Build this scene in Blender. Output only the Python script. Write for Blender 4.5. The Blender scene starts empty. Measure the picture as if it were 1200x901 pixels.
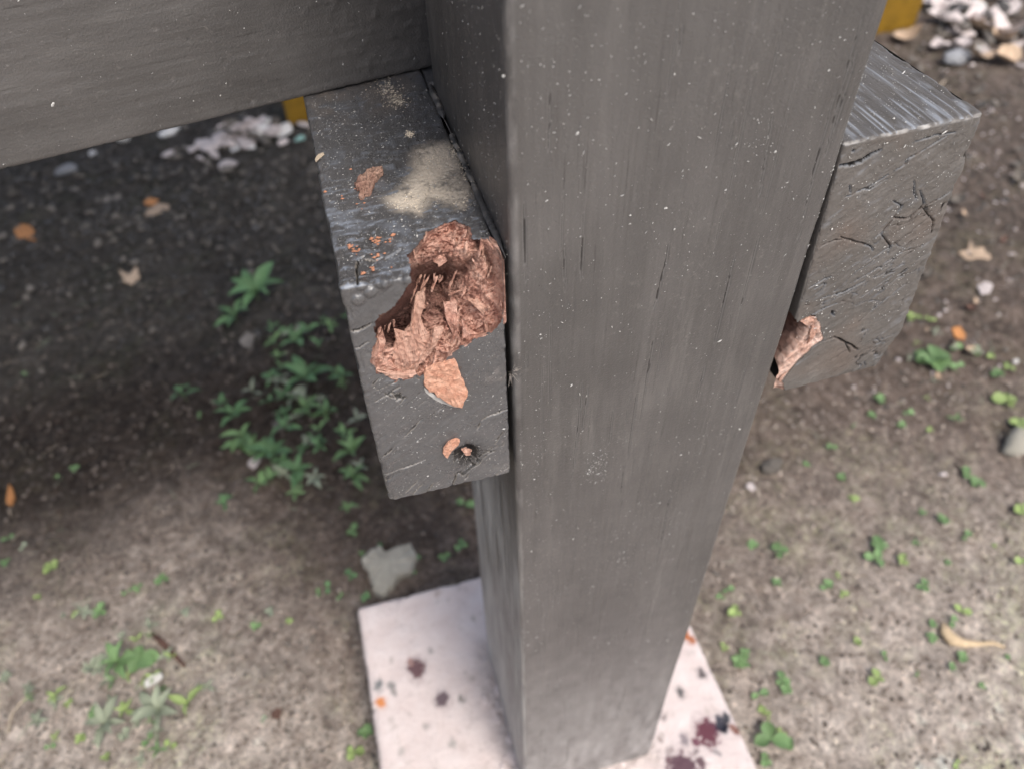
import bpy, math, random
import numpy as np
random.seed(7); rng = np.random.default_rng(7)
S = bpy.context.scene
COL = S.collection

# ---------------------------------------------------------------- camera
F = 900.0; CX, CY = 600.0, 450.5           # photograph: 1200 x 901
_D = np.array([25, 857, F]); _D = _D/np.linalg.norm(_D)
_Y = np.array([-349, -909, F]); _Y = _Y/np.linalg.norm(_Y)
_Y = _Y-_D*(_Y@_D); _Y /= np.linalg.norm(_Y)
_Z = -_D; _X = np.cross(_Y, _Z)
RM = np.array([_X, _Y, _Z])
CAM = np.array([-0.05219, -0.20443, 0.7520])
cam = bpy.data.cameras.new('camera'); co = bpy.data.objects.new('camera', cam); COL.objects.link(co)
from mathutils import Matrix, Vector
right = RM@np.array([1, 0, 0]); up = RM@np.array([0, -1, 0]); back = RM@np.array([0, 0, -1])
co.matrix_world = Matrix(((right[0], up[0], back[0], CAM[0]), (right[1], up[1], back[1], CAM[1]), (right[2], up[2], back[2], CAM[2]), (0, 0, 0, 1)))
cam.sensor_width = 36; cam.lens = 27.0; cam.clip_start = .01; cam.clip_end = 500
cam.dof.use_dof = True; cam.dof.focus_distance = 0.30; cam.dof.aperture_fstop = 8.5
S.camera = co
S.render.resolution_x = 1024; S.render.resolution_y = 768

# ---------------------------------------------------------------- light
SUN_EL, SUN_AZ = math.radians(56), math.radians(160)   # azimuth clockwise from +Y: behind the camera, a little to the right
W = bpy.data.worlds.new('World'); S.world = W; W.use_nodes = True
wn = W.node_tree; wn.nodes.clear()
sky = wn.nodes.new('ShaderNodeTexSky'); sky.sky_type = 'NISHITA'; sky.sun_disc = False
sky.sun_elevation = SUN_EL; sky.sun_rotation = SUN_AZ; sky.dust_density = 4; sky.air_density = 1.0; sky.ozone_density = 1
hs = wn.nodes.new('ShaderNodeHueSaturation'); hs.inputs['Saturation'].default_value = .8
bg = wn.nodes.new('ShaderNodeBackground'); bg.inputs['Strength'].default_value = 0.13
wo = wn.nodes.new('ShaderNodeOutputWorld')
wn.links.new(sky.outputs[0], hs.inputs['Color']); wn.links.new(hs.outputs[0], bg.inputs[0]); wn.links.new(bg.outputs[0], wo.inputs[0])
sun = bpy.data.lights.new('sun', 'SUN'); so = bpy.data.objects.new('sun', sun); COL.objects.link(so)
sun.energy = 1.5; sun.angle = math.radians(20); sun.color = (1, .96, .9)
sd = Vector((math.sin(SUN_AZ)*math.cos(SUN_EL), math.cos(SUN_AZ)*math.cos(SUN_EL), math.sin(SUN_EL)))
so.rotation_euler = sd.to_track_quat('Z', 'Y').to_euler()
S.view_settings.view_transform = 'Standard'; S.view_settings.look = 'None'
S.view_settings.exposure = 0.75; S.view_settings.gamma = 1
S.render.engine = 'CYCLES'

# ---------------------------------------------------------------- helpers
def ray(x, y): return RM@np.array([x-CX, y-CY, F])
def onY(x, y, Y0=0.0): r = ray(x, y); return CAM+r*(Y0-CAM[1])/r[1]
def onZ(x, y, Z0=0.0): r = ray(x, y); return CAM+r*(Z0-CAM[2])/r[2]
def sstep(a, b, x): t = np.clip((x-a)/(b-a), 0, 1); return t*t*(3-2*t)

def _h(i, j, k, s):
    n = (i.astype(np.int64)*374761393+j.astype(np.int64)*668265263+k.astype(np.int64)*2147483647+s*1274126177) & 0xffffffff
    n = ((n ^ (n >> 13))*1274126177) & 0xffffffff
    n = ((n ^ (n >> 16))*2246822519) & 0xffffffff
    return ((n ^ (n >> 15)) & 0xffffff)/float(0xffffff)
def vn(p, sc, s=0):
    """value noise -1..1; sc = features per metre (scalar or 3)"""
    q = np.asarray(p)*np.asarray(sc)+1000.5
    i = np.floor(q).astype(np.int64); f = q-i; f = f*f*(3-2*f); r = 0
    for a in (0, 1):
        for b in (0, 1):
            for c in (0, 1):
                w = (f[:, 0] if a else 1-f[:, 0])*(f[:, 1] if b else 1-f[:, 1])*(f[:, 2] if c else 1-f[:, 2])
                r = r+w*_h(i[:, 0]+a, i[:, 1]+b, i[:, 2]+c, s)
    return r*2-1
def fbm(p, sc, o=4, s=0, g=.5):
    r = 0; a = 1; t = 0; sc = np.asarray(sc, float)
    for k in range(o): r = r+a*vn(p, sc*(2.03**k), s+k*17); t += a; a *= g
    return r/t

def mesh_np(name, v, faces, mat, parent=None, smooth=True, attrs=None):
    me = bpy.data.meshes.new(name)
    me.from_pydata(np.asarray(v).tolist(), [], faces if isinstance(faces, list) else faces.tolist())
    me.polygons.foreach_set('use_smooth', [smooth]*len(me.polygons))
    for an, (ty, arr) in (attrs or {}).items():
        a = me.attributes.new(an, ty, 'POINT')
        a.data.foreach_set('color' if ty == 'FLOAT_COLOR' else 'value', np.ascontiguousarray(arr, dtype=np.float32).ravel())
    for m in (mat if isinstance(mat, (list, tuple)) else [mat]): me.materials.append(m)
    me.update()
    o = bpy.data.objects.new(name, me); COL.objects.link(o)
    if parent is not None: o.parent = parent
    return o
def tag(o, label=None, cat=None, group=None, kind=None):
    if label: o['label'] = label
    if cat: o['category'] = cat
    if group: o['group'] = group
    if kind: o['kind'] = kind
    return o
def empty(name, loc, rz=0):
    o = bpy.data.objects.new(name, None); COL.objects.link(o); o.location = loc; o.rotation_euler = (0, 0, rz); o.empty_display_size = .01; return o
def grid_faces(nu, nv, off=0, flip=False):
    i, j = np.meshgrid(np.arange(nu-1), np.arange(nv-1), indexing='ij')
    a = (i*nv+j).ravel()+off; b = a+nv; c = b+1; d = a+1
    return np.stack([a, d, c, b] if flip else [a, b, c, d], 1)

def axis(a, b, r, step, n=4):
    e = r*(1-np.cos(np.linspace(0, np.pi/2, n+1)))
    m = np.linspace(a+r, b-r, max(2, int(round((b-a-2*r)/step))+1))
    return np.concatenate([a+e[:-1], m, b-e[:-1][::-1]])
def axis2(parts):
    return np.unique(np.round(np.concatenate([np.atleast_1d(q) for q in parts]), 6))

def rbox(name, xs, ys, zs, r, mat, disp=None, tint=None, hole=None, parent=None, coarse=()):
    """rounded timber: six grids merged; disp(p,n)->metres along n, tint(p,n)->RGBA, hole(p)->mask of points to open"""
    lo = np.array([xs[0], ys[0], zs[0]]); hi = np.array([xs[-1], ys[-1], zs[-1]])
    V = []; Fc = []; off = 0
    def cz(a, k): return a if k not in coarse else np.array([a[0], a[0]+r, a[-1]-r, a[-1]])
    for k, (A, B, ax) in {'x-': (ys, zs, 0), 'x+': (ys, zs, 0), 'y-': (xs, zs, 1), 'y+': (xs, zs, 1), 'z-': (xs, ys, 2), 'z+': (xs, ys, 2)}.items():
        A = cz(A, k); B = cz(B, k)
        a, b = np.meshgrid(A, B, indexing='ij'); c = np.full(a.shape, hi[ax] if k[1] == '+' else lo[ax])
        P = {0: (c, a, b), 1: (a, c, b), 2: (a, b, c)}[ax]
        V.append(np.stack([q.ravel() for q in P], 1))
        flip = {'x-': True, 'x+': False, 'y-': False, 'y+': True, 'z-': True, 'z+': False}[k]
        Fc.append(grid_faces(len(A), len(B), off, flip)); off += len(A)*len(B)
    V = np.concatenate(V); Fc = np.concatenate(Fc)
    key, idx, inv = np.unique(np.round(V*1e6).astype(np.int64), axis=0, return_index=True, return_inverse=True)
    inv = inv.ravel(); V = V[idx]; Fc = inv[Fc]
    q = np.clip(V, lo+r, hi-r); d = V-q; L = np.linalg.norm(d, axis=1, keepdims=True); n = d/np.maximum(L, 1e-9)
    P = q+r*n
    if hole is not None:
        hm = hole(P); keep = ~(hm[Fc].all(axis=1)); Fc = Fc[keep]
    at = {}
    if tint is not None: at['tint'] = ('FLOAT_COLOR', tint(P, n))
    if disp is not None: P = P+n*disp(P, n)[:, None]
    return mesh_np(name, P, Fc, mat, parent, True, at)

def inside(poly, x, y):
    r = np.zeros(len(x), bool); n = len(poly)
    for i in range(n):
        (x0, y0), (x1, y1) = poly[i], poly[(i+1) % n]
        c = ((y0 > y) != (y1 > y)); r ^= c & (x < (x1-x0)*(y-y0)/((y1-y0) if y1 != y0 else 1e-12)+x0)
    return r
def segdist(poly, x, y, closed=True):
    d = np.full(len(x), 1e9); n = len(poly)
    for i in range(n if closed else n-1):
        (x0, y0), (x1, y1) = poly[i], poly[(i+1) % n]
        dx, dy = x1-x0, y1-y0; t = np.clip(((x-x0)*dx+(y-y0)*dy)/(dx*dx+dy*dy+1e-14), 0, 1)
        d = np.minimum(d, np.hypot(x-x0-t*dx, y-y0-t*dy))
    return d
def crack_depth(lines, x, y, jit=.0004):
    """lines: (points, width, depth) on a plane; V-shaped grooves that thin out to their ends"""
    q = np.stack([x, y, x*0], 1); jx = x+jit*fbm(q, 400, 3, 5); jy = y+jit*fbm(q, 400, 3, 9); r = np.zeros(len(x))
    for pts, w, dp in lines:
        n = len(pts)
        for i in range(n-1):
            (x0, y0), (x1, y1) = pts[i], pts[i+1]
            dx, dy = x1-x0, y1-y0; t = np.clip(((jx-x0)*dx+(jy-y0)*dy)/(dx*dx+dy*dy+1e-14), 0, 1)
            d = np.hypot(jx-x0-t*dx, jy-y0-t*dy); g = (i+t)/(n-1); ww = w*(.35+.65*np.sin(np.pi*np.clip(g*.9+.05, 0, 1)))
            r = np.maximum(r, dp*np.clip(1-d/ww, 0, 1)**.6)
    return r

# ---------------------------------------------------------------- materials
class NT:
    def __init__(s, name):
        s.m = bpy.data.materials.new(name); s.m.use_nodes = True; s.t = s.m.node_tree; s.b = s.t.nodes['Principled BSDF']; s.tc = None
    def n(s, ty, **k):
        o = s.t.nodes.new(ty)
        for a, b in k.items(): setattr(o, a, b)
        return o
    def l(s, a, b): s.t.links.new(a, b)
    def co(s, scale=(1, 1, 1), rot=(0, 0, 0)):
        if s.tc is None: s.tc = s.n('ShaderNodeTexCoord')
        m = s.n('ShaderNodeMapping'); m.inputs['Scale'].default_value = scale; m.inputs['Rotation'].default_value = rot
        s.l(s.tc.outputs['Object'], m.inputs[0]); return m.outputs[0]
    def noise(s, sc, detail=6, rough=.6, scale=(1, 1, 1), rot=(0, 0, 0), dist=0):
        o = s.n('ShaderNodeTexNoise'); o.inputs['Scale'].default_value = sc; o.inputs['Detail'].default_value = detail
        o.inputs['Roughness'].default_value = rough; o.inputs['Distortion'].default_value = dist; s.l(s.co(scale, rot), o.inputs['Vector']); return o.outputs['Fac']
    def vor(s, sc, feature='F1', scale=(1, 1, 1), rnd=1):
        o = s.n('ShaderNodeTexVoronoi'); o.feature = feature; o.inputs['Scale'].default_value = sc; s.l(s.co(scale), o.inputs['Vector']); return o
    def ramp(s, v, stops, interp='LINEAR'):
        o = s.n('ShaderNodeValToRGB'); o.color_ramp.interpolation = interp; e = o.color_ramp.elements
        while len(e) < len(stops): e.new(.5)
        for i, (p, c) in enumerate(stops):
            e[i].position = p; e[i].color = (c, c, c, 1) if isinstance(c, (int, float)) else (*c, 1)
        s.l(v, o.inputs[0]); return o.outputs[0]
    def mix(s, f, a, b, mode='MIX'):
        o = s.n('ShaderNodeMix', data_type='RGBA', blend_type=mode)
        for v, k in ((f, 0), (a, 6), (b, 7)):
            if isinstance(v, (int, float)): o.inputs[k].default_value = v
            elif isinstance(v, tuple): o.inputs[k].default_value = (*v, 1)
            else: s.l(v, o.inputs[k])
        return o.outputs[2]
    def math(s, op, a, b=0.0, c=0.0):
        o = s.n('ShaderNodeMath', operation=op)
        for v, k in ((a, 0), (b, 1), (c, 2)):
            if isinstance(v, (int, float)): o.inputs[k].default_value = v
            else: s.l(v, o.inputs[k])
        return o.outputs[0]
    def bump(s, h, dist, strength=1.0, prev=None):
        o = s.n('ShaderNodeBump'); o.inputs['Distance'].default_value = dist; o.inputs['Strength'].default_value = strength; s.l(h, o.inputs['Height'])
        if prev is not None: s.l(prev, o.inputs['Normal'])
        return o.outputs[0]
    def attr(s, name):
        o = s.n('ShaderNodeAttribute', attribute_name=name); return o
    def out(s, col=None, rough=None, normal=None, spec=None):
        for v, k in ((col, 'Base Color'), (rough, 'Roughness'), (normal, 'Normal'), (spec, 'Specular IOR Level')):
            if v is None: continue
            if isinstance(v, tuple): s.b.inputs[k].default_value = (*v, 1)
            elif isinstance(v, (int, float)): s.b.inputs[k].default_value = v
            else: s.l(v, s.b.inputs[k])
        return s.m

def paint_mat(name, grain=(1, 1, .04), base=(.078, .07, .064), rough=(.34, .56), endgrain=False, speck=.0, bumpd=.00035, spec=.5):
    n = NT(name)
    big = n.noise(14, 5, .6); fine = n.noise(900, 3, .6)
    g = n.noise(420, 6, .65, grain); g2 = n.noise(120, 4, .6, grain, dist=.3)
    c = n.mix(n.ramp(big, [(.35, 0), (.65, 1)]), tuple(v*.84 for v in base), tuple(v*1.14 for v in base))
    run = n.noise(38, 5, .7, tuple(.14 if q < .9 else 1.0 for q in grain)); c = n.mix(n.ramp(run, [(.36, .30), (.5, 0)]), c, tuple(v*.55 for v in base)); c = n.mix(n.ramp(run, [(.56, 0), (.68, .22)]), c, (.24, .225, .21))
    c = n.mix(n.ramp(g, [(.25, 0.), (.5, 1.)]), n.mix(.22, c, (.03, .026, .024)), c)
    dust = n.math('MULTIPLY', n.ramp(n.noise(260, 7, .75), [(.56, 0), (.74, 1)]), n.ramp(n.noise(22, 4, .6), [(.42, 0), (.68, 1)]))
    c = n.mix(n.math('MULTIPLY', dust, .35), c, (.36, .33, .3))
    v = n.vor(520, 'F1'); ds = n.ramp(v.outputs['Distance'], [(.10, 1), (.19, 0)]); sel = n.ramp(n.noise(160, 2, .5), [(.60, 0), (.64, 1)])
    sp = n.math('MULTIPLY', ds, sel); c = n.mix(n.math('MULTIPLY', sp, speck), c, (.62, .6, .57))
    tk = n.noise(700, 3, .6, tuple(v*(.16 if v < .9 else 1) if v < .9 else 1 for v in ((1, 1, .9) if grain[2] < .5 else (.9, 1, 1) if grain[0] < .5 else (1, .9, 1))))
    reg = n.ramp(n.noise(45, 4, .7), [(.46, 0), (.66, 1)])
    c = n.mix(n.math('MULTIPLY', n.ramp(tk, [(.63, 0), (.72, .30)]), reg), c, (.42, .41, .39))
    c = n.mix(n.ramp(n.noise(520, 4, .7, grain), [(.30, .55), (.37, 0)]), c, (.022, .02, .018))
    t = n.attr('tint'); c = n.mix(t.outputs['Alpha'], c, t.outputs['Color'])
    h = n.math('ADD', n.math('MULTIPLY', g, .7), n.math('ADD', n.math('MULTIPLY', g2, .6), n.math('MULTIPLY', fine, .25)))
    nb = n.bump(h, bumpd*.6); nb = n.bump(n.noise(1100, 3, .6), .00028, 1, nb)
    r = n.math('MULTIPLY_ADD', n.ramp(n.noise(60, 6, .7), [(.3, 0), (.7, 1)]), rough[1]-rough[0], rough[0])
    r = n.math('ADD', r, n.math('MULTIPLY', n.math('ADD', dust, t.outputs['Alpha']), .3))
    n.b.inputs['Specular IOR Level'].default_value = spec
    return n.out(c, r, nb)

M = {}
M['paint_post'] = paint_mat('satin_dark_paint_upright', (1, 1, .035), base=(.092, .086, .083), rough=(.27, .47), speck=.1)
M['paint_beam'] = paint_mat('satin_dark_paint_beam', (1, .06, 1), base=(.078, .077, .080), rough=(.2, .42), speck=.15, spec=.95)
M['paint_dry'] = paint_mat('weathered_dark_paint_beam', (1, .06, 1), base=(.108, .098, .090), rough=(.42, .68), speck=.1, spec=.5)
M['paint_rail'] = paint_mat('satin_dark_paint_rail', (.05, 1, 1), base=(.086, .080, .077), rough=(.26, .45), speck=.1)

def wood_mat(name, a, b, c_, sc=1.0, grain=(1, .3, 1)):
    n = NT(name)
    f = n.noise(180*sc, 8, .7, grain); h = n.noise(620*sc, 6, .7, grain); v = n.vor(330*sc)
    c = n.ramp(f, [(.22, c_), (.42, a), (.64, b)])
    c = n.mix(n.ramp(h, [(.34, .65), (.44, 0)]), c, c_)
    c = n.mix(n.ramp(h, [(.56, 0), (.7, .45)]), c, tuple(min(1, k*1.25) for k in b))
    t = n.attr('tint'); c = n.mix(t.outputs['Alpha'], c, t.outputs['Color'])
    nb = n.bump(n.math('ADD', h, v.outputs['Distance']), .0011); nb = n.bump(n.noise(1500*sc, 3, .6, grain), .0005, 1, nb)
    return n.out(c, .85, nb, .25)
M['rot'] = wood_mat('rotten_red_brown_wood', (.50, .262, .20), (.76, .49, .39), (.11, .042, .034))
M['brown_chip'] = wood_mat('dull_brown_chip', (.33, .19, .145), (.48, .31, .24), (.12, .06, .045), 1.2)
M['splinter'] = wood_mat('fresh_splintered_wood', (.50, .285, .215), (.68, .44, .345), (.20, .085, .06), 1.3, (1, .3, .16))
M['chip'] = wood_mat('orange_brown_wood_chip', (.62, .31, .21), (.72, .43, .31), (.34, .14, .09), 1.2)
M['oldwood'] = wood_mat('pale_split_wood', (.66, .42, .33), (.82, .62, .53), (.20, .10, .07), 1.0, (1, .1, 1))
def flat(name, c, rough=.6, var=.25, sc=60, bump=.0, bsc=300, spec=.4):
    n = NT(name); f = n.noise(sc, 6, .65)
    col = n.mix(n.ramp(f, [(.3, 0), (.7, 1)]), tuple(v*(1-var) for v in c), tuple(min(1, v*(1+var)) for v in c))
    oi = n.n('ShaderNodeObjectInfo'); h = n.n('ShaderNodeHueSaturation'); n.l(col, h.inputs['Color'])
    n.l(n.math('MULTIPLY_ADD', oi.outputs['Random'], .45, .78), h.inputs['Value'])
    nb = n.bump(n.noise(bsc, 5, .7), bump) if bump else None
    return n.out(h.outputs[0], rough, nb, spec)
M['fleck'] = flat('pale_paint_fleck', (.50, .49, .47), .6)
M['fibre'] = flat('dark_fibre', (.03, .026, .024), .6)
M['fibre_pale'] = flat('pale_fibre', (.45, .4, .36), .6)
M['yellow'] = flat('yellow_board_paint', (.19, .105, .008), .5, .25, 30, .001)
M['leaf'] = flat('seedling_leaf', (.14, .235, .095), .5, .3, 80, .0003)
M['leaf_blue'] = flat('weed_leaf_cool_green', (.105, .20, .085), .5, .3, 80, .0003)
M['leaf_lime'] = flat('yellow_green_leaf', (.24, .32, .11), .5, .25, 80, .0003)
M['leaf_grey'] = flat('pale_grey_green_leaf', (.25, .28, .20), .6, .25, 80, .0003)
M['stem'] = flat('weed_stem', (.12, .15, .07), .6)
M['stone_dark'] = flat('dark_grey_stone', (.075, .07, .066), .8, .45, 45, .0012)
M['stone_mid'] = flat('brown_grey_stone', (.17, .15, .13), .85, .4, 45, .0012)
M['stone_pale'] = flat('pale_pinkish_stone', (.60, .53, .51), .8, .25, 50, .0012)
M['stone_olive'] = flat('olive_grey_stone', (.38, .355, .30), .85, .25, 50, .0012)
M['stone_white'] = flat('white_stone', (.66, .64, .61), .75, .2, 50, .001)
M['stone_blue'] = flat('bluish_grey_stone', (.27, .275, .29), .75, .25, 50, .001)
M['stone_teal'] = flat('pale_teal_shard', (.24, .40, .36), .6, .2, 50, .001)
M['leaf_dry'] = flat('dry_beige_leaf', (.42, .31, .22), .75, .3, 90, .0008)
M['leaf_orange'] = flat('dry_orange_leaf', (.45, .20, .07), .7, .3, 90, .0008)
M['husk'] = flat('straw_coloured_husk', (.58, .44, .28), .7, .25, 120, .0008)
M['twig'] = flat('brown_twig', (.11, .06, .045), .8, .4, 120, .001)
M['straw'] = flat('pale_straw', (.40, .33, .25), .7, .35, 120)
M['sawdust'] = flat('pale_sawdust', (.52, .45, .36), .95, .2, 300, .0006, 900)
M['crumb'] = flat('orange_wood_crumb', (.58, .27, .16), .9, .3, 300, .0004)

# soil
def soil():
    n = NT('garden_soil')
    t = n.attr('tint')
    f = n.noise(9, 8, .7); g = n.noise(60, 9, .78); k = n.noise(300, 6, .75); g2 = n.noise(150, 6, .8, dist=.6)
    def M_(c, m): return n.mix(1, c, m, 'MULTIPLY')
    c = n.mix(n.ramp(g, [(.38, 0), (.62, 1)]), M_(t.outputs['Color'], (.60, .55, .52)), M_(t.outputs['Color'], (1.32, 1.30, 1.28)))
    c = n.mix(n.ramp(g2, [(.36, .85), (.47, 0)]), c, M_(c, (.38, .34, .32)))
    c = n.mix(n.ramp(g2, [(.55, 0), (.66, .9)]), c, M_(c, (1.75, 1.7, 1.66)))
    c = n.mix(n.ramp(k, [(.36, .8), (.47, 0)]), c, M_(c, (.42, .39, .37)))
    c = n.mix(n.ramp(k, [(.57, 0), (.68, .8)]), c, M_(c, (1.8, 1.76, 1.72)))
    v = n.vor(210); cell = n.math('MULTIPLY', n.ramp(v.outputs['Distance'], [(.18, 1), (.34, 0)]), n.ramp(n.noise(90, 3), [(.54, 0), (.6, 1)]))
    c = n.mix(n.math('MULTIPLY', cell, .55), c, n.mix(.5, c, (.5, .46, .42)))
    moss = n.math('MULTIPLY', n.ramp(f, [(.50, 0), (.62, 1)]), n.ramp(g2, [(.46, 0), (.56, .7)]))
    c = n.mix(n.math('MULTIPLY', moss, .6), c, M_(c, (.78, 1.04, .6)))
    nb = n.bump(g, .008); nb = n.bump(g2, .004, 1, nb); nb = n.bump(k, .0025, 1, nb)
    return n.out(c, .93, nb, .2)
M['soil'] = soil()
def concrete():
    n = NT('pale_pink_concrete'); t = n.attr('tint')
    g = n.noise(40, 8, .65); k = n.noise(500, 5, .7)
    c = n.mix(n.ramp(g, [(.3, 0), (.7, 1)]), (.60, .50, .475), (.70, .62, .60))
    c = n.mix(n.ramp(k, [(.30, .5), (.42, 0)]), c, (.45, .37, .34))
    v = n.vor(130); hole = n.ramp(v.outputs['Distance'], [(.08, 1), (.15, 0)]); sel = n.ramp(n.noise(70, 2), [(.58, 0), (.62, 1)])
    c = n.mix(n.math('MULTIPLY', n.math('MULTIPLY', hole, sel), .6), c, (.36, .27, .25))
    c = n.mix(t.outputs['Alpha'], c, t.outputs['Color'])
    nb = n.bump(k, .0006); nb = n.bump(g, .002, 1, nb)
    return n.out(c, .6, nb, .4)
M['concrete'] = concrete()

# ---------------------------------------------------------------- ground
GZ = -0.052
def gheight(p):
    p3 = np.stack([p[:, 0], p[:, 1], p[:, 0]*0], 1)
    far = np.clip((np.hypot(p[:, 0]-.3, p[:, 1]-.5)-2)/4, 0, 1)
    h = .014*fbm(p3, 3.5, 3, 1)+.009*fbm(p3, 24, 3, 2)+.0060*fbm(p3, 80, 3, 3)+.0022*fbm(p3, 260, 2, 4)
    rough = sstep(.1, .7, p[:, 1])*.65+.35
    h = h*rough
    d = np.maximum(np.maximum(-.13-p[:, 0], p[:, 0]-.20), np.maximum(-.14-p[:, 1], p[:, 1]-.19))   # settle flat round the plinth
    return GZ+h*(1-far)*sstep(-.01, .05, d)
def gz(x, y): return float(gheight(np.array([[x, y]]))[0])
def G(px, py):
    p = onZ(px, py, GZ)
    for _ in range(3): p = onZ(px, py, gz(p[0], p[1]))
    return p
def soil_tint(p):
    x, y = p[:, 0], p[:, 1]; p3 = np.stack([x, y, x*0], 1)
    n1 = fbm(p3, 5, 4, 31); n2 = fbm(p3, 26, 4, 37); n3 = fbm(p3, 80, 3, 41)
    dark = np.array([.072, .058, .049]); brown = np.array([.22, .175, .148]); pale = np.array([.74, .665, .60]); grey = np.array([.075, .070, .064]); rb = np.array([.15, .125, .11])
    t = sstep(.40, -.14, y-.17*sstep(-.10, -.36, x)*sstep(.72, .46, y)+.12*n1+.06*n2)          # sandy earth, brighter front light and shadow edge put into its colour
    c = brown+(dark-brown)*np.clip(sstep(.25, .6, y+.1*n1)*sstep(.5, .1, x), 0, 1)[:, None]  # darker soil at the back left, partly shade put into the colour
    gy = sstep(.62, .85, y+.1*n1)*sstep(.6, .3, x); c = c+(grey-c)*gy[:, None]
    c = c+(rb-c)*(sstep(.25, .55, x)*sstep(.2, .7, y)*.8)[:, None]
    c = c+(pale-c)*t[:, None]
    post_shade = sstep(.22, .06, np.maximum(np.abs(x-.11)-.06, np.abs(y-.27)-.05))*.5        # shade behind the post darkened into the earth colour
    c = c*(1-.45*post_shade)[:, None]
    c = c*np.clip(1+.45*n2+.5*n3, .3, 2)[:, None]
    return np.concatenate([np.clip(c, .01, .8), np.ones((len(c), 1))], 1)
def coords(a, b, step, far):
    m = np.arange(a, b, step); k = np.cumsum(step*1.25**np.arange(1, 42)); k = k[k < far]
    return np.concatenate([(a-k)[::-1], m, b+k])
gx = coords(-.75, 1.55, .0036, 120); gy_ = coords(-.32, 1.55, .0036, 120)
A, B = np.meshgrid(gx, gy_, indexing='ij'); gp = np.stack([A.ravel(), B.ravel()], 1)
gv = np.column_stack([gp, gheight(gp)])
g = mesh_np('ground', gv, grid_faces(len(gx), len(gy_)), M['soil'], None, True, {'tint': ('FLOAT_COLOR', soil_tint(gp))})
tag(g, 'bare brown earth turning sandy towards the front, with light and shade partly painted in', None, None, 'structure')

# ---------------------------------------------------------------- plinth
PB = 0.178+.014
pc = [onZ(418, 712), onZ(563, 672), onZ(445, 901), onZ(808, 727), onZ(890, 901)]
px0 = float(pc[0][0]+pc[2][0])/2; px1 = float(pc[3][0]+pc[4][0])/2; py1 = float(pc[0][1]+pc[1][1])/2
stains = [(488, 783, 11, (.13, .07, .075), 0), (481, 776, 5, (.33, .2, .18), 0), (519, 818, 8, (.14, .10, .11), 0), (541, 820, 4, (.25, .22, .2), 0), (443, 802, 6, (.20, .2, .2), 0), (460, 803, 5, (.27, .25, .24), 0), (462, 811, 4, (.3, .27, .26), 0),
          (446, 823, 6, (.60, .22, .07), 0), (803, 743, 6, (.42, .13, .04), 0), (811, 749, 6, (.36, .12, .05), 0), (823, 788, 6, (.12, .10, .10), 0), (797, 811, 6, (.12, .11, .11), 0), (777, 839, 4, (.3, .25, .24), 0), (828, 858, 14, (.11, .030, .045), 0), (836, 852, 8, (.09, .03, .05), 0), (845, 848, 9, (.03, .03, .045), 0), (852, 840, 5, (.04, .04, .05), 0), (816, 868, 5, (.14, .05, .07), 0),
          (862, 854, 7, (.20, .09, .07), 0), (800, 899, 16, (.10, .05, .065), 0), (822, 896, 6, (.12, .07, .08), 0), (783, 893, 5, (.14, .08, .09), 0), (802, 865, 6, (.24, .2, .21), 0), (555, 725, 3, (.4, .35, .3), 0), (505, 762, 3, (.4, .35, .33), 0), (512, 696, 4, (.5, .4, .36), 0), (772, 866, 4, (.3, .24, .22), 0), (785, 880, 5, (.36, .3, .29), 0),
          (500, 850, 4, (.42, .37, .35), 0), (530, 870, 5, (.4, .36, .34), 0), (470, 880, 4, (.45, .4, .38), 0), (815, 880, 4, (.25, .2, .2), 0), (840, 880, 4, (.3, .26, .26), 0)]
sp = [(onZ(a, b)[:2], r) for a, b, r, *_ in stains]
def plinth_tint(p, n):
    out = np.zeros((len(p), 4)); q = p.copy(); x = p[:, 0]+.0045*fbm(q, 150, 4, 3, .65); y = p[:, 1]+.0045*fbm(q, 150, 4, 8, .65)
    # grime towards the worn post foot
    e = np.maximum(np.abs(x-.06)-.06, np.abs(y-.069)-.069); gr = sstep(.02, .0, e+.008*fbm(q, 120, 4, 12))*.55
    out[:, :3] = (.34, .29, .26); out[:, 3] = gr
    bg_ = sstep(.006, .0, np.minimum(np.minimum(p[:, 0]-px0, px1-p[:, 0]), py1-p[:, 1]))*.35*(fbm(q, 60, 3, 2) > -.1)
    out[:, 3] = np.maximum(out[:, 3], bg_)
    spl = np.clip(fbm(q, 120, 4, 47, .6)-.22, 0, 1)*1.8+np.clip(fbm(q, 420, 3, 49)-.42, 0, 1)*2.5; out[:, 3] = np.clip(np.maximum(out[:, 3], spl), 0, .6)
    scr = np.clip(1-np.abs(fbm(q, 28, 4, 53))/.012, 0, 1)*.4; out[:, 3] = np.maximum(out[:, 3], scr*(fbm(q, 18, 2, 55) > .05))
    wob = fbm(q, 420, 3, 91, .6)*1.6
    for (c, r), s in zip(sp, stains):
        rr = r/900*1.05*.58; d = np.hypot(x-c[0], (y-c[1])*.8); d = d+rr*.55*wob; m = sstep(rr*1.3, rr*.85, d)
        halo = sstep(rr*2.1, rr*.9, d)*.35; k = np.maximum(m, halo); sel = k > out[:, 3]
        out[sel, :3] = s[3]; out[:, 3] = np.maximum(out[:, 3], k)
    return out
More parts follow.
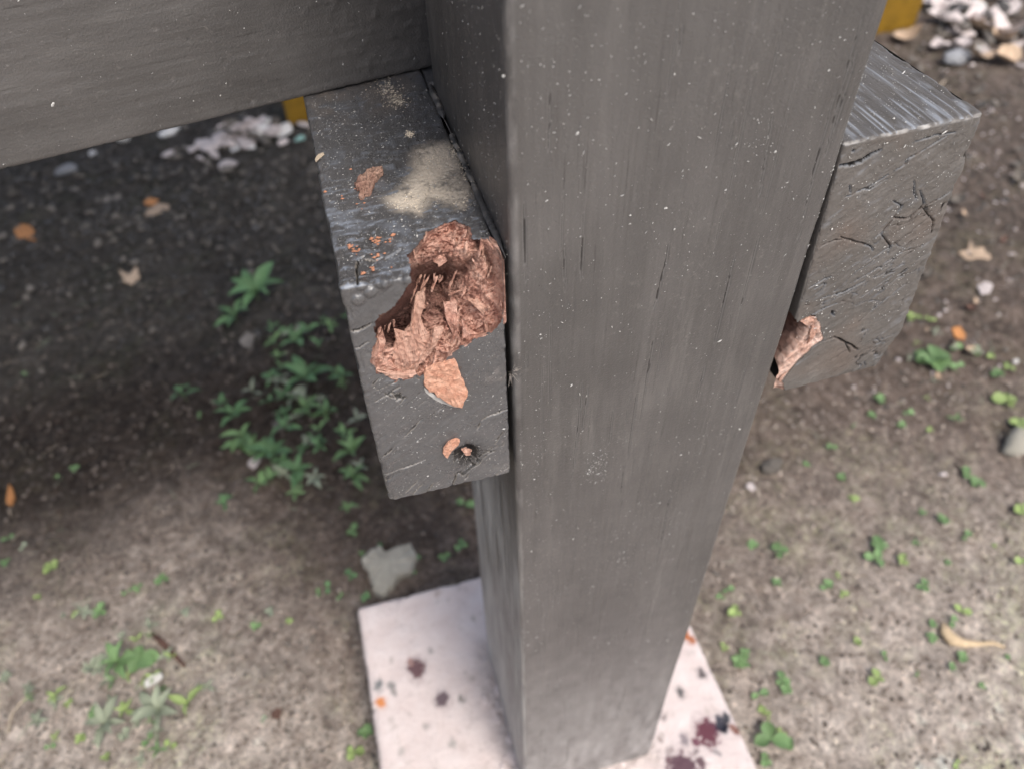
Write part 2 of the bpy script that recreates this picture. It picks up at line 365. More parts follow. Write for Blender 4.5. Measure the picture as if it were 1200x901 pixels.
def plinth_disp(p, n):
    d = .0009*fbm(p, 60, 4, 5)+.0004*fbm(p, 500, 2, 6)-.0012*np.clip(fbm(p, 260, 3, 16)-.4, 0, 1)*3
    edge = np.minimum(np.minimum(p[:, 0]-px0, px1-p[:, 0]), np.minimum(py1-p[:, 1], p[:, 1]+.13))
    d = d-np.where(edge < .007, .0045*np.clip(fbm(p, 110, 3, 15)-.1, 0, 1), 0)
    c = sp[15][0]; d = d-.004*sstep(.008, .003, np.hypot(p[:, 0]-c[0], p[:, 1]-c[1]))
    x = p[:, 0]; y = p[:, 1]; foot = np.maximum(np.abs(x-.06)-.06, np.abs(y-.069)-.069)
    d = d+.0022*sstep(.016, .002, foot)*np.clip(.4+1.6*fbm(p, 200, 3, 21), 0, 2)
    return d
pl = rbox('concrete_plinth', axis(px0, px1, .006, .0011), axis(-.13, py1, .006, .0011), axis(-.14, 0, .006, .008), .006, M['concrete'], plinth_disp, plinth_tint, coarse=())
tag(pl, 'pale pinkish concrete plinth with dark and rusty stains under the post', 'plinth')

rp = random.Random(17)
for i in range(34):
    if rp.random() < .55: a_, b_ = -abs(rp.gauss(.004, .006)), rp.uniform(-.03, .10)
    else: a_, b_ = rp.uniform(0, .12), -abs(rp.gauss(.004, .005))
    sz = rp.uniform(.0016, .0045); k_ = rp.choice((5, 6, 7)); V = [(0, 0, sz*.35)]; h_ = rp.uniform(.0008, .0018)
    V = [(a_+sz*rp.uniform(.6, 1.2)*math.cos(6.283*j/k_)*f_, b_+sz*1.4*rp.uniform(.6, 1.2)*math.sin(6.283*j/k_)*f_, z_+rp.uniform(0, .0006)) for f_, z_ in ((1, -.0004), (.97, h_), (.5, h_*1.3)) for j in range(k_)]
    Fs = [[l*k_+j, l*k_+(j+1) % k_, (l+1)*k_+(j+1) % k_, (l+1)*k_+j] for l in range(2) for j in range(k_)]+[[2*k_+j for j in range(k_)]]
    mesh_np('plaster_flake', V, Fs, M['concrete'], pl, False, {'tint': ('FLOAT_COLOR', np.zeros((len(V), 4)))})

# ---------------------------------------------------------------- post
PW, PDp = .1200, .138
def pY(x, y): q = onY(x, y, 0); return (q[0], q[2])
post_cracks = []
for pts, w, d in [([(684, 250), (680, 330)], .00045, .0012), ([(783, 285), (781, 300), (766, 360)], .0005, .0012), ([(765, 400), (760, 440)], .0004, .001), ([(690, 445), (682, 500)], .00045, .001),
                  ([(718, 480), (713, 520)], .0004, .001), ([(860, 300), (836, 410)], .00055, .0014), ([(826, 430), (815, 470)], .0004, .001), ([(1010, 20), (985, 110), (968, 180)], .0006, .0012), ([(1003, 60), (975, 165)], .0005, .001),
                  ([(965, 160), (950, 215)], .0004, .001), ([(978, 110), (960, 180), (935, 280)], .0004, .0011), ([(888, 280), (868, 360)], .0004, .001), ([(798, 30), (796, 60)], .0004, .001), ([(731, 545), (727, 585)], .0005, .001), ([(645, 90), (643, 180)], .0003, .0008),
                  ([(683, 445), (670, 560)], .0003, .0008), ([(790, 560), (770, 660)], .0005, .001), ([(905, 130), (890, 230)], .0003, .0009), ([(660, 290), (662, 340)], .0003, .0008), ([(746, 460), (735, 540)], .0003, .0008), ([(613, 230), (616, 330)], .0003, .0008)]:
    post_cracks.append(([pY(*q) for q in pts], max(w*.8, .00042), max(d*.8, .0009)))
rr_ = random.Random(3)
for k in range(90):
    x = rr_.uniform(.004, PW-.004); z = rr_.uniform(.08, .72); L = rr_.uniform(.008, .06)
    post_cracks.append(([(x, z), (x+rr_.uniform(-.0006, .0006), z-L)], rr_.uniform(.00018, .00032), rr_.uniform(.0003, .0007)))
def post_disp(p, n):
    d = .0005*fbm(p*np.array([1, 1, .12]), 160, 3, 1)+.0012*fbm(p, 9, 2, 2)
    d = d+.00012*fbm(p*np.array([1, 1, .05]), 900, 2, 3)
    fr = n[:, 1] < -.7
    c = np.zeros(len(p)); c[fr] = crack_depth(post_cracks, p[fr, 0], p[fr, 2], .0003)
    low = sstep(.10, .0, p[:, 2])*sstep(.12, .0, p[:, 2])
    return d-c+low*.0012*fbm(p, 120, 3, 7)
def post_tint(p, n):
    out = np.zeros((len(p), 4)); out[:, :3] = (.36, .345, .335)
    low = sstep(.30, .0, p[:, 2]); a = low*(.5+.7*np.clip(fbm(p*np.array([1, 1, .35]), 160, 4, 17), -.5, 1))  # pale splash dirt, raised to carry the glare over the post foot
    left = (n[:, 0] < -.5)*sstep(.46, .32, p[:, 2])*np.clip(fbm(p*np.array([1, 1, .08]), 260, 4, 19)+.35, 0, 1)*1.5
    corner = ((n[:, 0] < -.15) & (n[:, 1] < -.15))*np.clip(fbm(p*np.array([1, 1, .4]), 300, 4, 23)+.15, 0, 1)*.5
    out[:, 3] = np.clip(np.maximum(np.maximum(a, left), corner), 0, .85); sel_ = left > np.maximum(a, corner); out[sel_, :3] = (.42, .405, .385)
    fr = n[:, 1] < -.7; c = np.zeros(len(p)); c[fr] = crack_depth(post_cracks, p[fr, 0], p[fr, 2], .0003)
    k = c > .0003; out[k, :3] = (.015, .012, .011); out[k, 3] = np.clip(c[k]/.0008, 0, 1)
    return out
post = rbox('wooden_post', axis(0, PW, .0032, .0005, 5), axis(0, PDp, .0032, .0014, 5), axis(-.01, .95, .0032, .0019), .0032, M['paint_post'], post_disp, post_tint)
tag(post, 'square timber post in dark satin paint standing on the concrete plinth', 'post')

# ---------------------------------------------------------------- flecks, fibres and other small joined stuff
def flecks(name, parent, faceu, n_, pos_fn, size=(.0002, .0006), mat='fleck', seed=1, stretch=2.0, snap=None):
    """tiny raised irregular flakes; pos_fn(rand)->(point, u axis, v axis)"""
    r = random.Random(seed); V = []; Fs = []
    for i in range(n_):
        p, u, v = pos_fn(r); w = np.cross(u, v); s = size[0]+(size[1]-size[0])*r.random()**1.8; s *= (1+1.4*(r.random() < .04)); a = r.gauss(.9, .8); st = r.uniform(1, stretch)*(1+1.5*(r.random() < .12))
        u2 = u*math.cos(a)+v*math.sin(a); v2 = -u*math.sin(a)+v*math.cos(a); k = r.choice((4, 5, 6)); b = len(V)
        V.append(p+w*s*.45)
        for j in range(k):
            t = 6.283*j/k; q = r.uniform(.6, 1.2); V.append(p+u2*s*st*q*math.cos(t)+v2*s*q*math.sin(t)-w*.00015)
        for j in range(k): Fs.append([b, b+1+j, b+1+(j+1) % k])
    V = np.array(V)
    if snap is not None: V = snap(V)
    o = mesh_np(name, V, Fs, M[mat], parent, False); o['kind'] = 'stuff'; return o
def snap_post(V):
    fr = V[:, 1] < .0012; q = V.copy(); q[:, 1] = 0; n = np.tile([0., -1., 0.], (len(V), 1)); V[fr, 1] -= post_disp(q, n)[fr]+.0000; q = V.copy(); q[:, 0] = 0; n = np.tile([-1., 0., 0.], (len(V), 1)); sd_ = ~fr; V[sd_, 0] -= post_disp(q, n)[sd_]; return V
ex, ey, ez = np.eye(3)
_cr = random.Random(71); CLU = [(_cr.uniform(0, PW), _cr.uniform(.05, .72), _cr.uniform(.003, .014)) for _ in range(70)]
def on_post(r):
    if r.random() < .5:
        c = CLU[int(len(CLU)*r.random()**1.5)]; return np.array([min(PW-.002, max(.002, c[0]+r.gauss(0, c[2]))), -.0004, c[1]+r.gauss(0, c[2]*1.8)]), ex, ez
    if r.random() < .60:
        z = r.uniform(.0, .70)**1.0; x = r.uniform(.003, PW-.003)
        if r.random() < .3: x = .004+abs(r.gauss(0, .012)); x = min(x, PW-.003)
        return np.array([x, -.0004, z]), ex, ez
    return np.array([-.0004, min(.135, .003+abs(r.gauss(0, .05))), r.uniform(.56, .76)]), -ey, ez  # flecks on the left face also stand in for glints
flecks('paint_fleck', post, None, 4200, on_post, (.00006, .00022), 'fleck', 11, 2.2, snap_post)

V = []; Fs = []; r_ = random.Random(88)      # the larger bright flecks, where they are on the face
for fx, fy, L, w, an in [(790, 87, 5, 3, 1.4), (812, 16, 3, 3, 0), (660, 145, 8, 1.6, .1), (783, 169, 9, 2, -.7), (922, 214, 9, 2, -.2), (971, 83, 4, 4, 0), (955, 127, 3, 3, 0), (738, 262, 4, 3, .3), (644, 332, 7, 2, -.5), (787, 249, 3, 2, 0), (726, 388, 4, 3, .8), (704, 348, 3, 3, 0), (984, 44, 3, 3, 0), (867, 503, 6, 6, 0), (632, 478, 7, 1.6, .8),
                         (703, 170, 8, 1.2, -1.3), (648, 78, 3, 2, 0), (667, 112, 3, 2, 1), (836, 41, 3, 1.5, 0), (894, 98, 3, 2, 0), (984, 90, 3, 2, 0), (812, 265, 3, 2, .5), (806, 285, 3, 2, 0), (880, 220, 3, 1.6, 0), (690, 555, 6, 1.5, .6), (745, 520, 5, 1.3, -.5), (770, 495, 5, 1.3, .9), (835, 460, 10, 1.6, -.3), (778, 462, 6, 1.4, -.6), (655, 345, 5, 1.2, .4), (640, 392, 5, 1.4, -.9), (808, 390, 4, 2, 0), (760, 395, 5, 1.3, -.6), (720, 440, 4, 2, .3), (662, 520, 4, 1.6, 1.0), (808, 514, 6, 2, .5), (822, 420, 5, 1.2, .2), (850, 330, 4, 1.3, 1.2), (590, 90, 3, 3, 0), (612, 180, 3, 2, 0)]:
    c = onY(fx, fy, 0); k = 8; b = len(V); sc_ = .00030
    V.append(c-ey*w*sc_*.35)
    for j in range(k): t = 6.283*j/k; q = r_.uniform(.7, 1.15); u_, v_ = L*sc_*.5*q*math.cos(t), w*sc_*.5*q*math.sin(t); V.append(c+ex*(u_*math.cos(an)-v_*math.sin(an))+ez*(-(u_*math.sin(an)+v_*math.cos(an)))+ey*.0002)
    for j in range(k): Fs.append([b, b+1+j, b+1+(j+1) % k])
_o = mesh_np('paint_speck', snap_post(np.array(V)), Fs, M['fleck'], post, True); _o['kind'] = 'stuff'

def hairs(name, parent, c, R, nrm, n_, rad, L, mat, seed=1, taper=True, spread=1.0):
    r = random.Random(seed); V = []; Fs = []; nrm = np.array(nrm, float); nrm /= np.linalg.norm(nrm)
    for i in range(n_):
        a = r.uniform(0, 6.283); rd = R*math.sqrt(r.random()); t1 = np.cross(nrm, ez if abs(nrm[2]) < .8 else ex); t1 /= np.linalg.norm(t1); t2 = np.cross(nrm, t1)
        rdir = t1*math.cos(a)+t2*math.sin(a); p = np.array(c)+rdir*rd; d = rdir*spread*r.uniform(.3, 1)+nrm*r.uniform(.25, .8); b0 = len(V); l = L*r.uniform(.4, 1); ax = np.array([r.gauss(0, 1) for _ in range(3)])*.6
        m = 4
        for k in range(m+1):
            t = k/m; q = p+d*l*t+ax*l*t*t*.5; w = rad*(1-t*.8 if taper else 1)
            s1 = np.cross(d, nrm+.01); s1 /= (np.linalg.norm(s1)+1e-9); s2 = np.cross(d, s1); s2 /= (np.linalg.norm(s2)+1e-9)
            for j in range(3): an = 2.094*j; V.append(q+s1*w*math.cos(an)+s2*w*math.sin(an))
        for k in range(m):
            for j in range(3): Fs.append([b0+k*3+j, b0+k*3+(j+1) % 3, b0+k*3+3+(j+1) % 3, b0+k*3+3+j])
    o = mesh_np(name, V, Fs, M[mat], parent, True); o['kind'] = 'stuff'; return o

def cracknet(q, p, s, w=.030):
    """branching drying cracks that follow the slant of the end grain"""
    a = np.abs(fbm(q*np.array([.30, 1, 1]), 130, 4, s)); b = np.abs(fbm(q*np.array([.8, 1, .6]), 120, 3, s+40)); reg = sstep(-.05, .3, fbm(p, 38, 2, s+80))
    return np.maximum(np.clip(1-a/w, 0, 1)*reg, np.clip(1-b/(w*.6), 0, 1)*reg*(fbm(p, 60, 2, s+90) > .12))

# ---------------------------------------------------------------- left beam with the rotten cavity
LX0, LX1 = -.0582, -.0027; LZ1 = float((onY(397, 340)[2]+onY(590, 305)[2])/2); LZ0 = float((onY(462, 586)[2]+onY(598, 555)[2])/2)
def unfold(px, py):
    q = onY(px, py, 0)
    if q[2] <= LZ1: return (q[0], q[2]-LZ1)
    t = onZ(px, py, LZ1); return (t[0], t[1])
cav_px = [(533, 259), (552, 266), (555, 280), (573, 280), (584, 290), (591, 300), (592, 320), (593, 352), (590, 376), (578, 389), (560, 398), (545, 405), (531, 413), (524, 425), (514, 430), (500, 440), (488, 442), (472, 446), (453, 444), (440, 436), (433, 424), (434, 410), (440, 397), (437, 376),
          (456, 362), (469, 346), (479, 334), (481, 320), (477, 299), (490, 285), (501, 272), (520, 262)]
cav = [unfold(*q) for q in cav_px]
def uv_of(p):          # point on front/top skin -> unfolded coordinates
    v = np.where(p[:, 1] < (LZ1-p[:, 2]), p[:, 2]-LZ1, p[:, 1]); return p[:, 0], v
def jitter(x, v):
    q = np.stack([x, v, x*0], 1); return x+.0011*fbm(q, 330, 3, 51)*1.5, v+.0011*fbm(q, 330, 3, 57)*1.5
def lb_hole(p):
    x, v = uv_of(p); jx, jv = jitter(x, v); m = inside(cav, jx, jv)
    vis = (p[:, 1] < .07) & ((p[:, 1] < .006) | (p[:, 2] > LZ1-.006)); return m & vis
lb_front = [(x, w, d) for x, w, d in [([(400, 392), (420, 388), (437, 379)], .0006, .003), ([(404, 411), (420, 408), (434, 400)], .0003, .0012), ([(563, 495), (570, 489), (585, 483), (599, 477)], .00055, .003), ([(563, 495), (560, 503)], .0003, .001), ([(448, 536), (461, 524)], .0005, .002),
            ([(537, 553), (531, 568), (526, 573)], .0005, .002), ([(550, 556), (545, 562)], .0003, .001), ([(475, 577), (490, 562)], .0004, .001), ([(483, 580), (496, 566)], .0004, .0012), ([(500, 577), (508, 565)], .0003, .001), ([(512, 470), (540, 430)], .0002, .0005),
            ([(519, 421), (515, 432)], .0006, .002), ([(475, 511), (495, 490)], .0002, .0006), ([(440, 470), (470, 452)], .0002, .0006), ([(450, 556), (500, 538)], .0002, .0005), ([(580, 520), (590, 505)], .0003, .0008)]]
lb_front = [([pY(*q) for q in pts], max(w, .00045), max(d, .0013)) for pts, w, d in lb_front]
lb_top = [([onZ(*q, LZ1)[:2] for q in pts], w, d) for pts, w, d in [([(419, 334), (417, 315), (420, 303), (427, 299)], .0006, .003), ([(428, 303), (440, 305), (448, 302)], .0007, .003), ([(451, 304), (462, 298), (470, 292)], .0006, .003), ([(546, 205), (556, 226), (570, 250)], .0006, .002), ([(505, 215), (495, 245)], .0002, .0006)]]
blist = [(407, 332, .0032), (423, 333, .0022), (434, 343, .0022), (447, 330, .0026), (453, 331, .0022), (478, 328, .0018), (420, 352, .0024)]
bl3 = []
for a, b, r in blist:
    q = onY(a, b, 0); bl3.append((q if q[2] < LZ1 else onZ(a, b, LZ1), r))
knot = onY(546, 530, 0)
def lb_disp(p, n):
    d = .0006*fbm(p, 25, 2, 4)+.00035*fbm(p*np.array([1, .15, 1]), 220, 3, 5)
    fr = n[:, 1] < -.6; tp = n[:, 2] > .6
    q = np.stack([p[:, 0]*.8+p[:, 2]*.6, p[:, 1], -p[:, 0]*.6+p[:, 2]*.8], 1)      # end grain slants
    d = d+np.where(fr, .0005*fbm(q*np.array([.12, 1, 1]), 420, 3, 6), 0)
    d -= np.where(fr, .0014*cracknet(q, p, 201, .028), 0)
    d[fr] -= crack_depth(lb_front, p[fr, 0], p[fr, 2]); d[tp] -= crack_depth(lb_top, p[tp, 0], p[tp, 1])
    dustm = tp*(np.hypot((p[:, 0]+.016)/.013, (p[:, 1]-.055)/.028) < 1.2); d = d+dustm*.0003*np.clip(.4+fbm(p, 1000, 2, 87), 0, 1)
    for c, r in bl3: d += .0011*np.sqrt(np.clip(1-(np.linalg.norm(p-c, axis=1)/r)**2, 0, 1))
    kd = np.hypot(p[:, 0]-knot[0], p[:, 2]-knot[2])+.0012*fbm(p, 500, 3, 9); d -= fr*.006*sstep(.0056, .0015, kd)
    ed = np.minimum(p[:, 0]-LX0, .02); d -= np.where(ed < .002, .0012*np.clip(fbm(p, 200, 3, 33)+.1, 0, 1), 0)   # worn outer arris
    m = np.minimum(segdist(cav, *uv_of(p)), .02); near = (m < .004) & (p[:, 1] < .08); d[near] += .0006*sstep(.004, 0, m[near])*fbm(p[near], 300, 2, 12)
    return d
def lb_tint(p, n):
    out = np.zeros((len(p), 4)); out[:, :3] = (.56, .49, .41)
    fr = n[:, 1] < -.6; tp = n[:, 2] > .6
    # pale sawdust patch on top, drawn from where the dust lies
    dust = [onZ(*q, LZ1)[:2] for q in [(497, 172), (522, 170), (537, 195), (548, 222), (540, 240), (505, 236), (492, 248), (470, 248), (457, 236), (476, 222), (488, 205), (488, 185)]]
    x, y = p[:, 0], p[:, 1]; j = np.stack([x, y, x*0], 1); xx = x+.003*fbm(j, 130, 4, 61); yy = y+.005*fbm(j, 130, 4, 67)
    sd_ = segdist(dust, xx, yy)*np.where(inside(dust, xx, yy), -1, 1)
    a = tp*(sstep(.006, -.004, sd_)*1.0)*np.clip(.86+.7*fbm(p, 200, 4, 71)+.55*fbm(p, 1100, 2, 72), 0, 1)
    out[:, 3] = np.clip(a, 0, .93)
    b = tp*(np.clip(fbm(p*np.array([.35, 1, 1]), 700, 4, 73)-.10, 0, 1)*1.5+np.clip(fbm(p, 1500, 2, 75)-.35, 0, 1)*2+np.clip(fbm(p, 130, 4, 77)-.1, 0, 1)*.7)*(.35+.65*sstep(.10, .0, p[:, 1]))  # bluish sky sheen painted over the scratches, stronger towards the front edge
    k = b > out[:, 3]; out[k, :3] = (.30, .34, .41); out[k, 3] = np.clip(b[k], 0, .7)
    back = tp*sstep(.10, .135, p[:, 1])*np.clip(.3+fbm(p, 150, 4, 79), 0, 1)*.5; k = back > out[:, 3]; out[k, :3] = (.20, .16, .13); out[k, 3] = back[k]
    c = np.zeros(len(p)); c[fr] = crack_depth(lb_front, p[fr, 0], p[fr, 2]); c[tp] = np.maximum(c[tp], crack_depth(lb_top, p[tp, 0], p[tp, 1]))
    q = np.stack([p[:, 0]*.8+p[:, 2]*.6, p[:, 1], -p[:, 0]*.6+p[:, 2]*.8], 1); c = np.maximum(c, np.where(fr, .0014*cracknet(q, p, 201, .028), 0))
    k = c > .0004; out[k, :3] = (.012, .01, .009); out[k, 3] = np.clip(c[k]/.0008, 0, 1)
    kd = np.hypot(p[:, 0]-knot[0], p[:, 2]-knot[2])+.0012*fbm(p, 500, 3, 9); k = fr & (kd < .0052); out[k, :3] = (.02, .012, .012); out[k, 3] = .9
    pl_ = onY(585, 440, 0); b = fr*sstep(.008, .001, np.hypot(p[:, 0]-pl_[0], (p[:, 2]-pl_[2])*1.3))*np.clip(.2+fbm(p, 500, 4, 83), 0, 1)*.7; k = b > out[:, 3]; out[k, :3] = (.32, .28, .26); out[k, 3] = b[k]
    return out
beamL = empty('beam_with_cavity', (LX0, 0, LZ0))
def childof(o, root):      # builders below write world coordinates; keep them under a moved root
    o.parent = root; o.matrix_parent_inverse = Matrix.Translation(root.location).inverted() if root.rotation_euler[2] == 0 and root.rotation_euler[1] == 0 else root.matrix_basis.inverted(); return o
bl = rbox('painted_timber', axis(LX0, LX1, .0016, .0004), axis2([axis(0, .07, .0016, .0005)[:-4], np.linspace(.072, .155, 90), np.linspace(.17, .6, 12), .6-.0016*(1-np.cos(np.linspace(0, np.pi/2, 5)))]), axis(LZ0, LZ1, .0016, .0004), .0016, M['paint_beam'], lb_disp, lb_tint, lb_hole, coarse=('x+', 'y+', 'z-'))
childof(bl, beamL)
tag(beamL, 'dark painted timber beam left of the post with a red-brown rotten cavity in its end', 'beam')

# rotten core: sheet under the skin, eaten away along a slanting direction
DIR = np.array([0.05, .70, -.71]); DIR /= np.linalg.norm(DIR)
cx_ = [c[0] for c in cav]; cv_ = [c[1] for c in cav]
us = np.arange(min(cx_)-.003, LX1+.0022, .00038); vs = np.arange(min(cv_)-.004, max(cv_)+.004, .00038)
U, Vv = np.meshgrid(us, vs, indexing='ij'); u = U.ravel(); v = Vv.ravel(); vv = Vv.ravel()
base = np.stack([u, np.where(v > 0, v, 0), np.where(v < 0, LZ1+v, LZ1)], 1)
rc = .0016; nr = np.abs(v) < rc*1.6; ang = np.clip((v/(rc*1.6)+1)/2, 0, 1)*np.pi/2
base[nr, 1] = (rc-rc*np.cos(ang[nr])); base[nr, 2] = LZ1-rc+rc*np.sin(ang[nr])
dist = segdist(cav, u, v)*np.where(inside(cav, u, v), 1, -1)
q3 = np.stack([u, v, u*0], 1); qd = np.stack([u*.86+v*.5, -u*.5+v*.86, u*0], 1)
band = [unfold(*q) for q in ((518, 306), (503, 318), (488, 326), (480, 345), (463, 368), (450, 385))]; bd = segdist(band, u, v, False); bandm = np.exp(-(bd/.0052)**2); cre = np.maximum(np.exp(-(segdist([unfold(*q) for q in ((560, 282), (574, 298), (581, 322))], u, v, False)/.0015)**2), np.exp(-(segdist([unfold(*q) for q in ((556, 298), (538, 312), (518, 326))], u, v, False)/.0019)**2)); pock = unfold(505, 322); shelf = unfold(525, 275)
deep = np.exp(-(((u-pock[0]+.2*(v-pock[1]))/.011)**2+((v-pock[1])/.014)**2))
ll = unfold(452, 385); deep2 = np.exp(-(((u-ll[0])/.010)**2+((v-ll[1])/.012)**2))
depth = .0004+sstep(0, .0028, dist)*.0035+sstep(.001, .014, dist)*.006+deep*.016+bandm*.013+cre*.005+deep2*.004+.003*sstep(.0, .0025, dist)*(q3[:, 0] < .0)
upr = sstep(.002, .010, v)                                     # the ledge on the top face is shallower
depth = depth*(1-.55*upr)+.0
fib = fbm(qd*np.array([1, .18, 1]), 520, 4, 91)
crum = fbm(q3, 190, 5, 93, .6); rid = 1-np.abs(fbm(q3, 260, 3, 95))*2
blk = np.abs(fbm(q3, 420, 2, 103))*2; depth = depth+sstep(.0003, .003, dist)*(.0034*crum+.0024*fib+.0022*rid+.0016*blk+.0020*fbm(q3, 700, 3, 97, .7)+.0011*np.abs(fbm(q3, 380, 2, 98))*(fbm(q3, 90, 2, 96) > 0))
ter = np.floor(depth/.0022)*.0022; depth = np.where(dist > .001, depth*.55+ter*.45, depth)
depth = np.maximum(depth, .0004+.0008*sstep(.0005, .0015, dist))
cp = base+DIR*depth[:, None]+np.stack([.0016*fbm(q3, 140, 3, 99)*sstep(.001, .004, dist), u*0, u*0], 1); cp[:, 0] = np.minimum(cp[:, 0], LX1+.0004)
tt = np.zeros((len(u), 4)); tt[:, :3] = (.062, .024, .020); tt[:, 3] = np.clip(deep*.9+bandm*1.15+cre*.8+.35*deep2+np.clip(crum*1.1-.05, 0, .5)+.25*sstep(.012, .02, depth)+.5*sstep(.0022, .0006, dist)*(fbm(q3, 150, 3, 107) > -.05), 0, .92)   # dark rot, deepened with painted shade in the pocket, creases and rim
lite = unfold(560, 340); L_ = np.exp(-(((u-lite[0])/.014)**2+((v-lite[1])/.018)**2)); tt[:, 3] *= (1-.7*L_)  # less of the painted shade on the lit side
fk = (dist > -.0016); idx = grid_faces(len(us), len(vs), 0, False); idx = idx[fk[idx].all(axis=1)]
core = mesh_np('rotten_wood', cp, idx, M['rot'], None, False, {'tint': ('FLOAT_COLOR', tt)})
childof(core, beamL)

def slab(name, px, plane, back, mat, parent=None, tilt=(0, 0), seed=0, lift=0.0, n_in=0, thick=.0012, rough=.0004, sub=3):
    """an irregular flat piece: traced outline placed on a plane at its own distance, with thickness and a broken surface"""
    r = random.Random(seed); pts = [np.array(plane(*q)) for q in px]; c = sum(pts)/len(pts)
    a = pts[1]-pts[0]; nrm = np.zeros(3)
    for i in range(len(pts)): nrm += np.cross(pts[i]-c, pts[(i+1) % len(pts)]-c)
    nrm /= np.linalg.norm(nrm)
    if nrm@(CAM-c) < 0: nrm = -nrm
    ring = []
    for i in range(len(pts)):
        p, q = pts[i], pts[(i+1) % len(pts)]
        for k in range(sub): t = k/sub; ring.append(p*(1-t)+q*t+(np.array([r.gauss(0, 1) for _ in range(3)])*rough*.6 if k else 0))
    n = len(ring); V = []; Fs = []; levels = [(1.0, -thick), (1.0, 0), (.93, thick*.22), (.6, thick*.25), (.3, thick*.27)]
    for s, h in levels:
        for p in ring:
            t = np.array([(p@ex)*tilt[0]+(p@ez)*tilt[1]-((c@ex)*tilt[0]+(c@ez)*tilt[1])])
            V.append(c+(p-c)*s+nrm*(h+lift+t[0])+nrm*r.uniform(-1, 1)*rough*(.3 if s == 1 else .45 if s > .9 else .22))
    V.append(c+nrm*(thick*.27+lift)); V.append(c-nrm*(thick-lift))
    for l in range(len(levels)-1):
        for i in range(n): j = (i+1) % n; Fs.append([l*n+i, l*n+j, (l+1)*n+j, (l+1)*n+i])
    for i in range(n): j = (i+1) % n; Fs.append([(len(levels)-1)*n+i, (len(levels)-1)*n+j, len(V)-2]); Fs.append([j, i, len(V)-1])
    return mesh_np(name, V, Fs, mat, None, False, {'tint': ('FLOAT_COLOR', np.zeros((len(V), 4)))})
def pz(d):   # plane inside the cavity, d metres behind the end face along DIR-ish
    return lambda x, y: onY(x, y, d)
shards = [([(497, 343), (499, 352), (493, 372), (498, 385), (508, 388), (503, 398), (497, 405), (490, 415), (487, 432), (470, 438), (460, 428), (461, 414), (465, 402), (463, 391), (472, 399), (480, 385), (484, 368), (488, 352)], .0075, M['splinter'], (.25, -.15)),
          ([(519, 381), (517, 392), (508, 408), (497, 428), (489, 432), (492, 418), (502, 400), (508, 384)], .0045, M['splinter'], (.1, .1)),
          ([(533, 352), (537, 370), (539, 392), (532, 393), (525, 380), (520, 356), (527, 358)], .0100, M['rot'], (.1, -.2)),
          ([(549, 352), (563, 366), (574, 380), (585, 374), (589, 352), (577, 348), (573, 362), (560, 352)], .0085, M['splinter'], (-.1, -.1)),
          ([(552, 284), (556, 290), (557, 297), (549, 292), (546, 286)], .016, M['splinter'], (0, 0)),
          ([(439, 432), (450, 438), (472, 437), (487, 436), (490, 441), (474, 445), (455, 443), (447, 441)], .0010, M['splinter'], (0, 0)),
          ([(507, 305), (520, 296), (533, 292), (528, 303), (514, 314)], .0185, M['rot'], (0, 0)),
          ([(448, 385), (452, 400), (447, 415), (441, 412), (443, 396)], .0075, M['rot'], (0, 0)),
          ([(541, 376), (549, 388), (560, 392), (552, 400), (541, 398)], .0050, M['rot'], (0, 0))]
for i, (px, d, m, tl) in enumerate(shards):
    childof(slab('splinter', px, pz(d), 0, m, None, tl, i, 0, thick=.0011, rough=.0005), beamL)
r_ = random.Random(5)
for i in range(60):                     # small broken fibres sticking out of the rot, each a piece of its own
    for _ in range(50):
        a = r_.uniform(438, 590); b = r_.uniform(268, 440); uv = unfold(a, b)
        if inside(cav, np.array([uv[0]]), np.array([uv[1]]))[0]: break
    k = int(np.argmin((u-uv[0])**2+(v-uv[1])**2)); d = float(cp[k, 1])
    L = r_.uniform(4, 12); w = r_.uniform(.6, 1.7); an = r_.gauss(1.95, .42); c_, s_ = math.cos(an), math.sin(an)
    px = [(a+c_*L*t-s_*w*o_, b+s_*L*t+c_*w*o_) for t, o_ in ((-1, r_.uniform(-.6, .6)), (-.7, 1), (.2, .8), (.75, .9), (1, -.1), (.5, -.7), (-.3, -1), (-.8, -.6))]
    childof(slab('splinter', px, pz(max(.0008, d-.0018)), 0, M['rot'] if r_.random() < .6 else M['splinter'], None, (r_.uniform(-.5, .5), r_.uniform(-.5, .3)), 100+i, 0, thick=.0006, rough=.0003, sub=2), beamL)
# broken bright flap hanging at the cavity's lower lip
fl = childof(slab('broken_flap', [(500, 436), (513, 430), (522, 427), (533, 423), (537, 430), (540, 443), (548, 457), (546, 465), (541, 476), (528, 473), (516, 466), (503, 460), (497, 452)], pz(-.0016), 0, M['chip'], None, (.05, -.05), 77, 0, thick=.0016, rough=.0004), beamL)
fl['label'] = 'bright orange broken flap with a pale paint rim'
rim = childof(slab('paint_layer', [(497, 454), (503, 459), (516, 465), (528, 472), (541, 475), (541, 478), (528, 476), (512, 470), (499, 460)], pz(-.0002), 0, M['fleck'], None, (0, 0), 78, 0, thick=.0006, rough=.0002), beamL)
tuft = childof(hairs('frayed_knot', None, knot+np.array([.0003, -.0002, 0]), .0044, (0, -1, .1), 120, .00014, .0065, 'fibre', 3, True, 1.1), beamL); tuft.name = 'frayed_knot'
childof(hairs('frayed_fibre', None, knot+np.array([.0003, -.0002, 0]), .0028, (0, -1, .1), 16, .00013, .003, 'fibre_pale', 4, True, 1.0), beamL)
childof(hairs('edge_hair', None, onY(392, 350, .001), .0028, (-1, -.3, 0), 40, .00009, .0045, 'fibre', 6, True, 1.2), beamL)
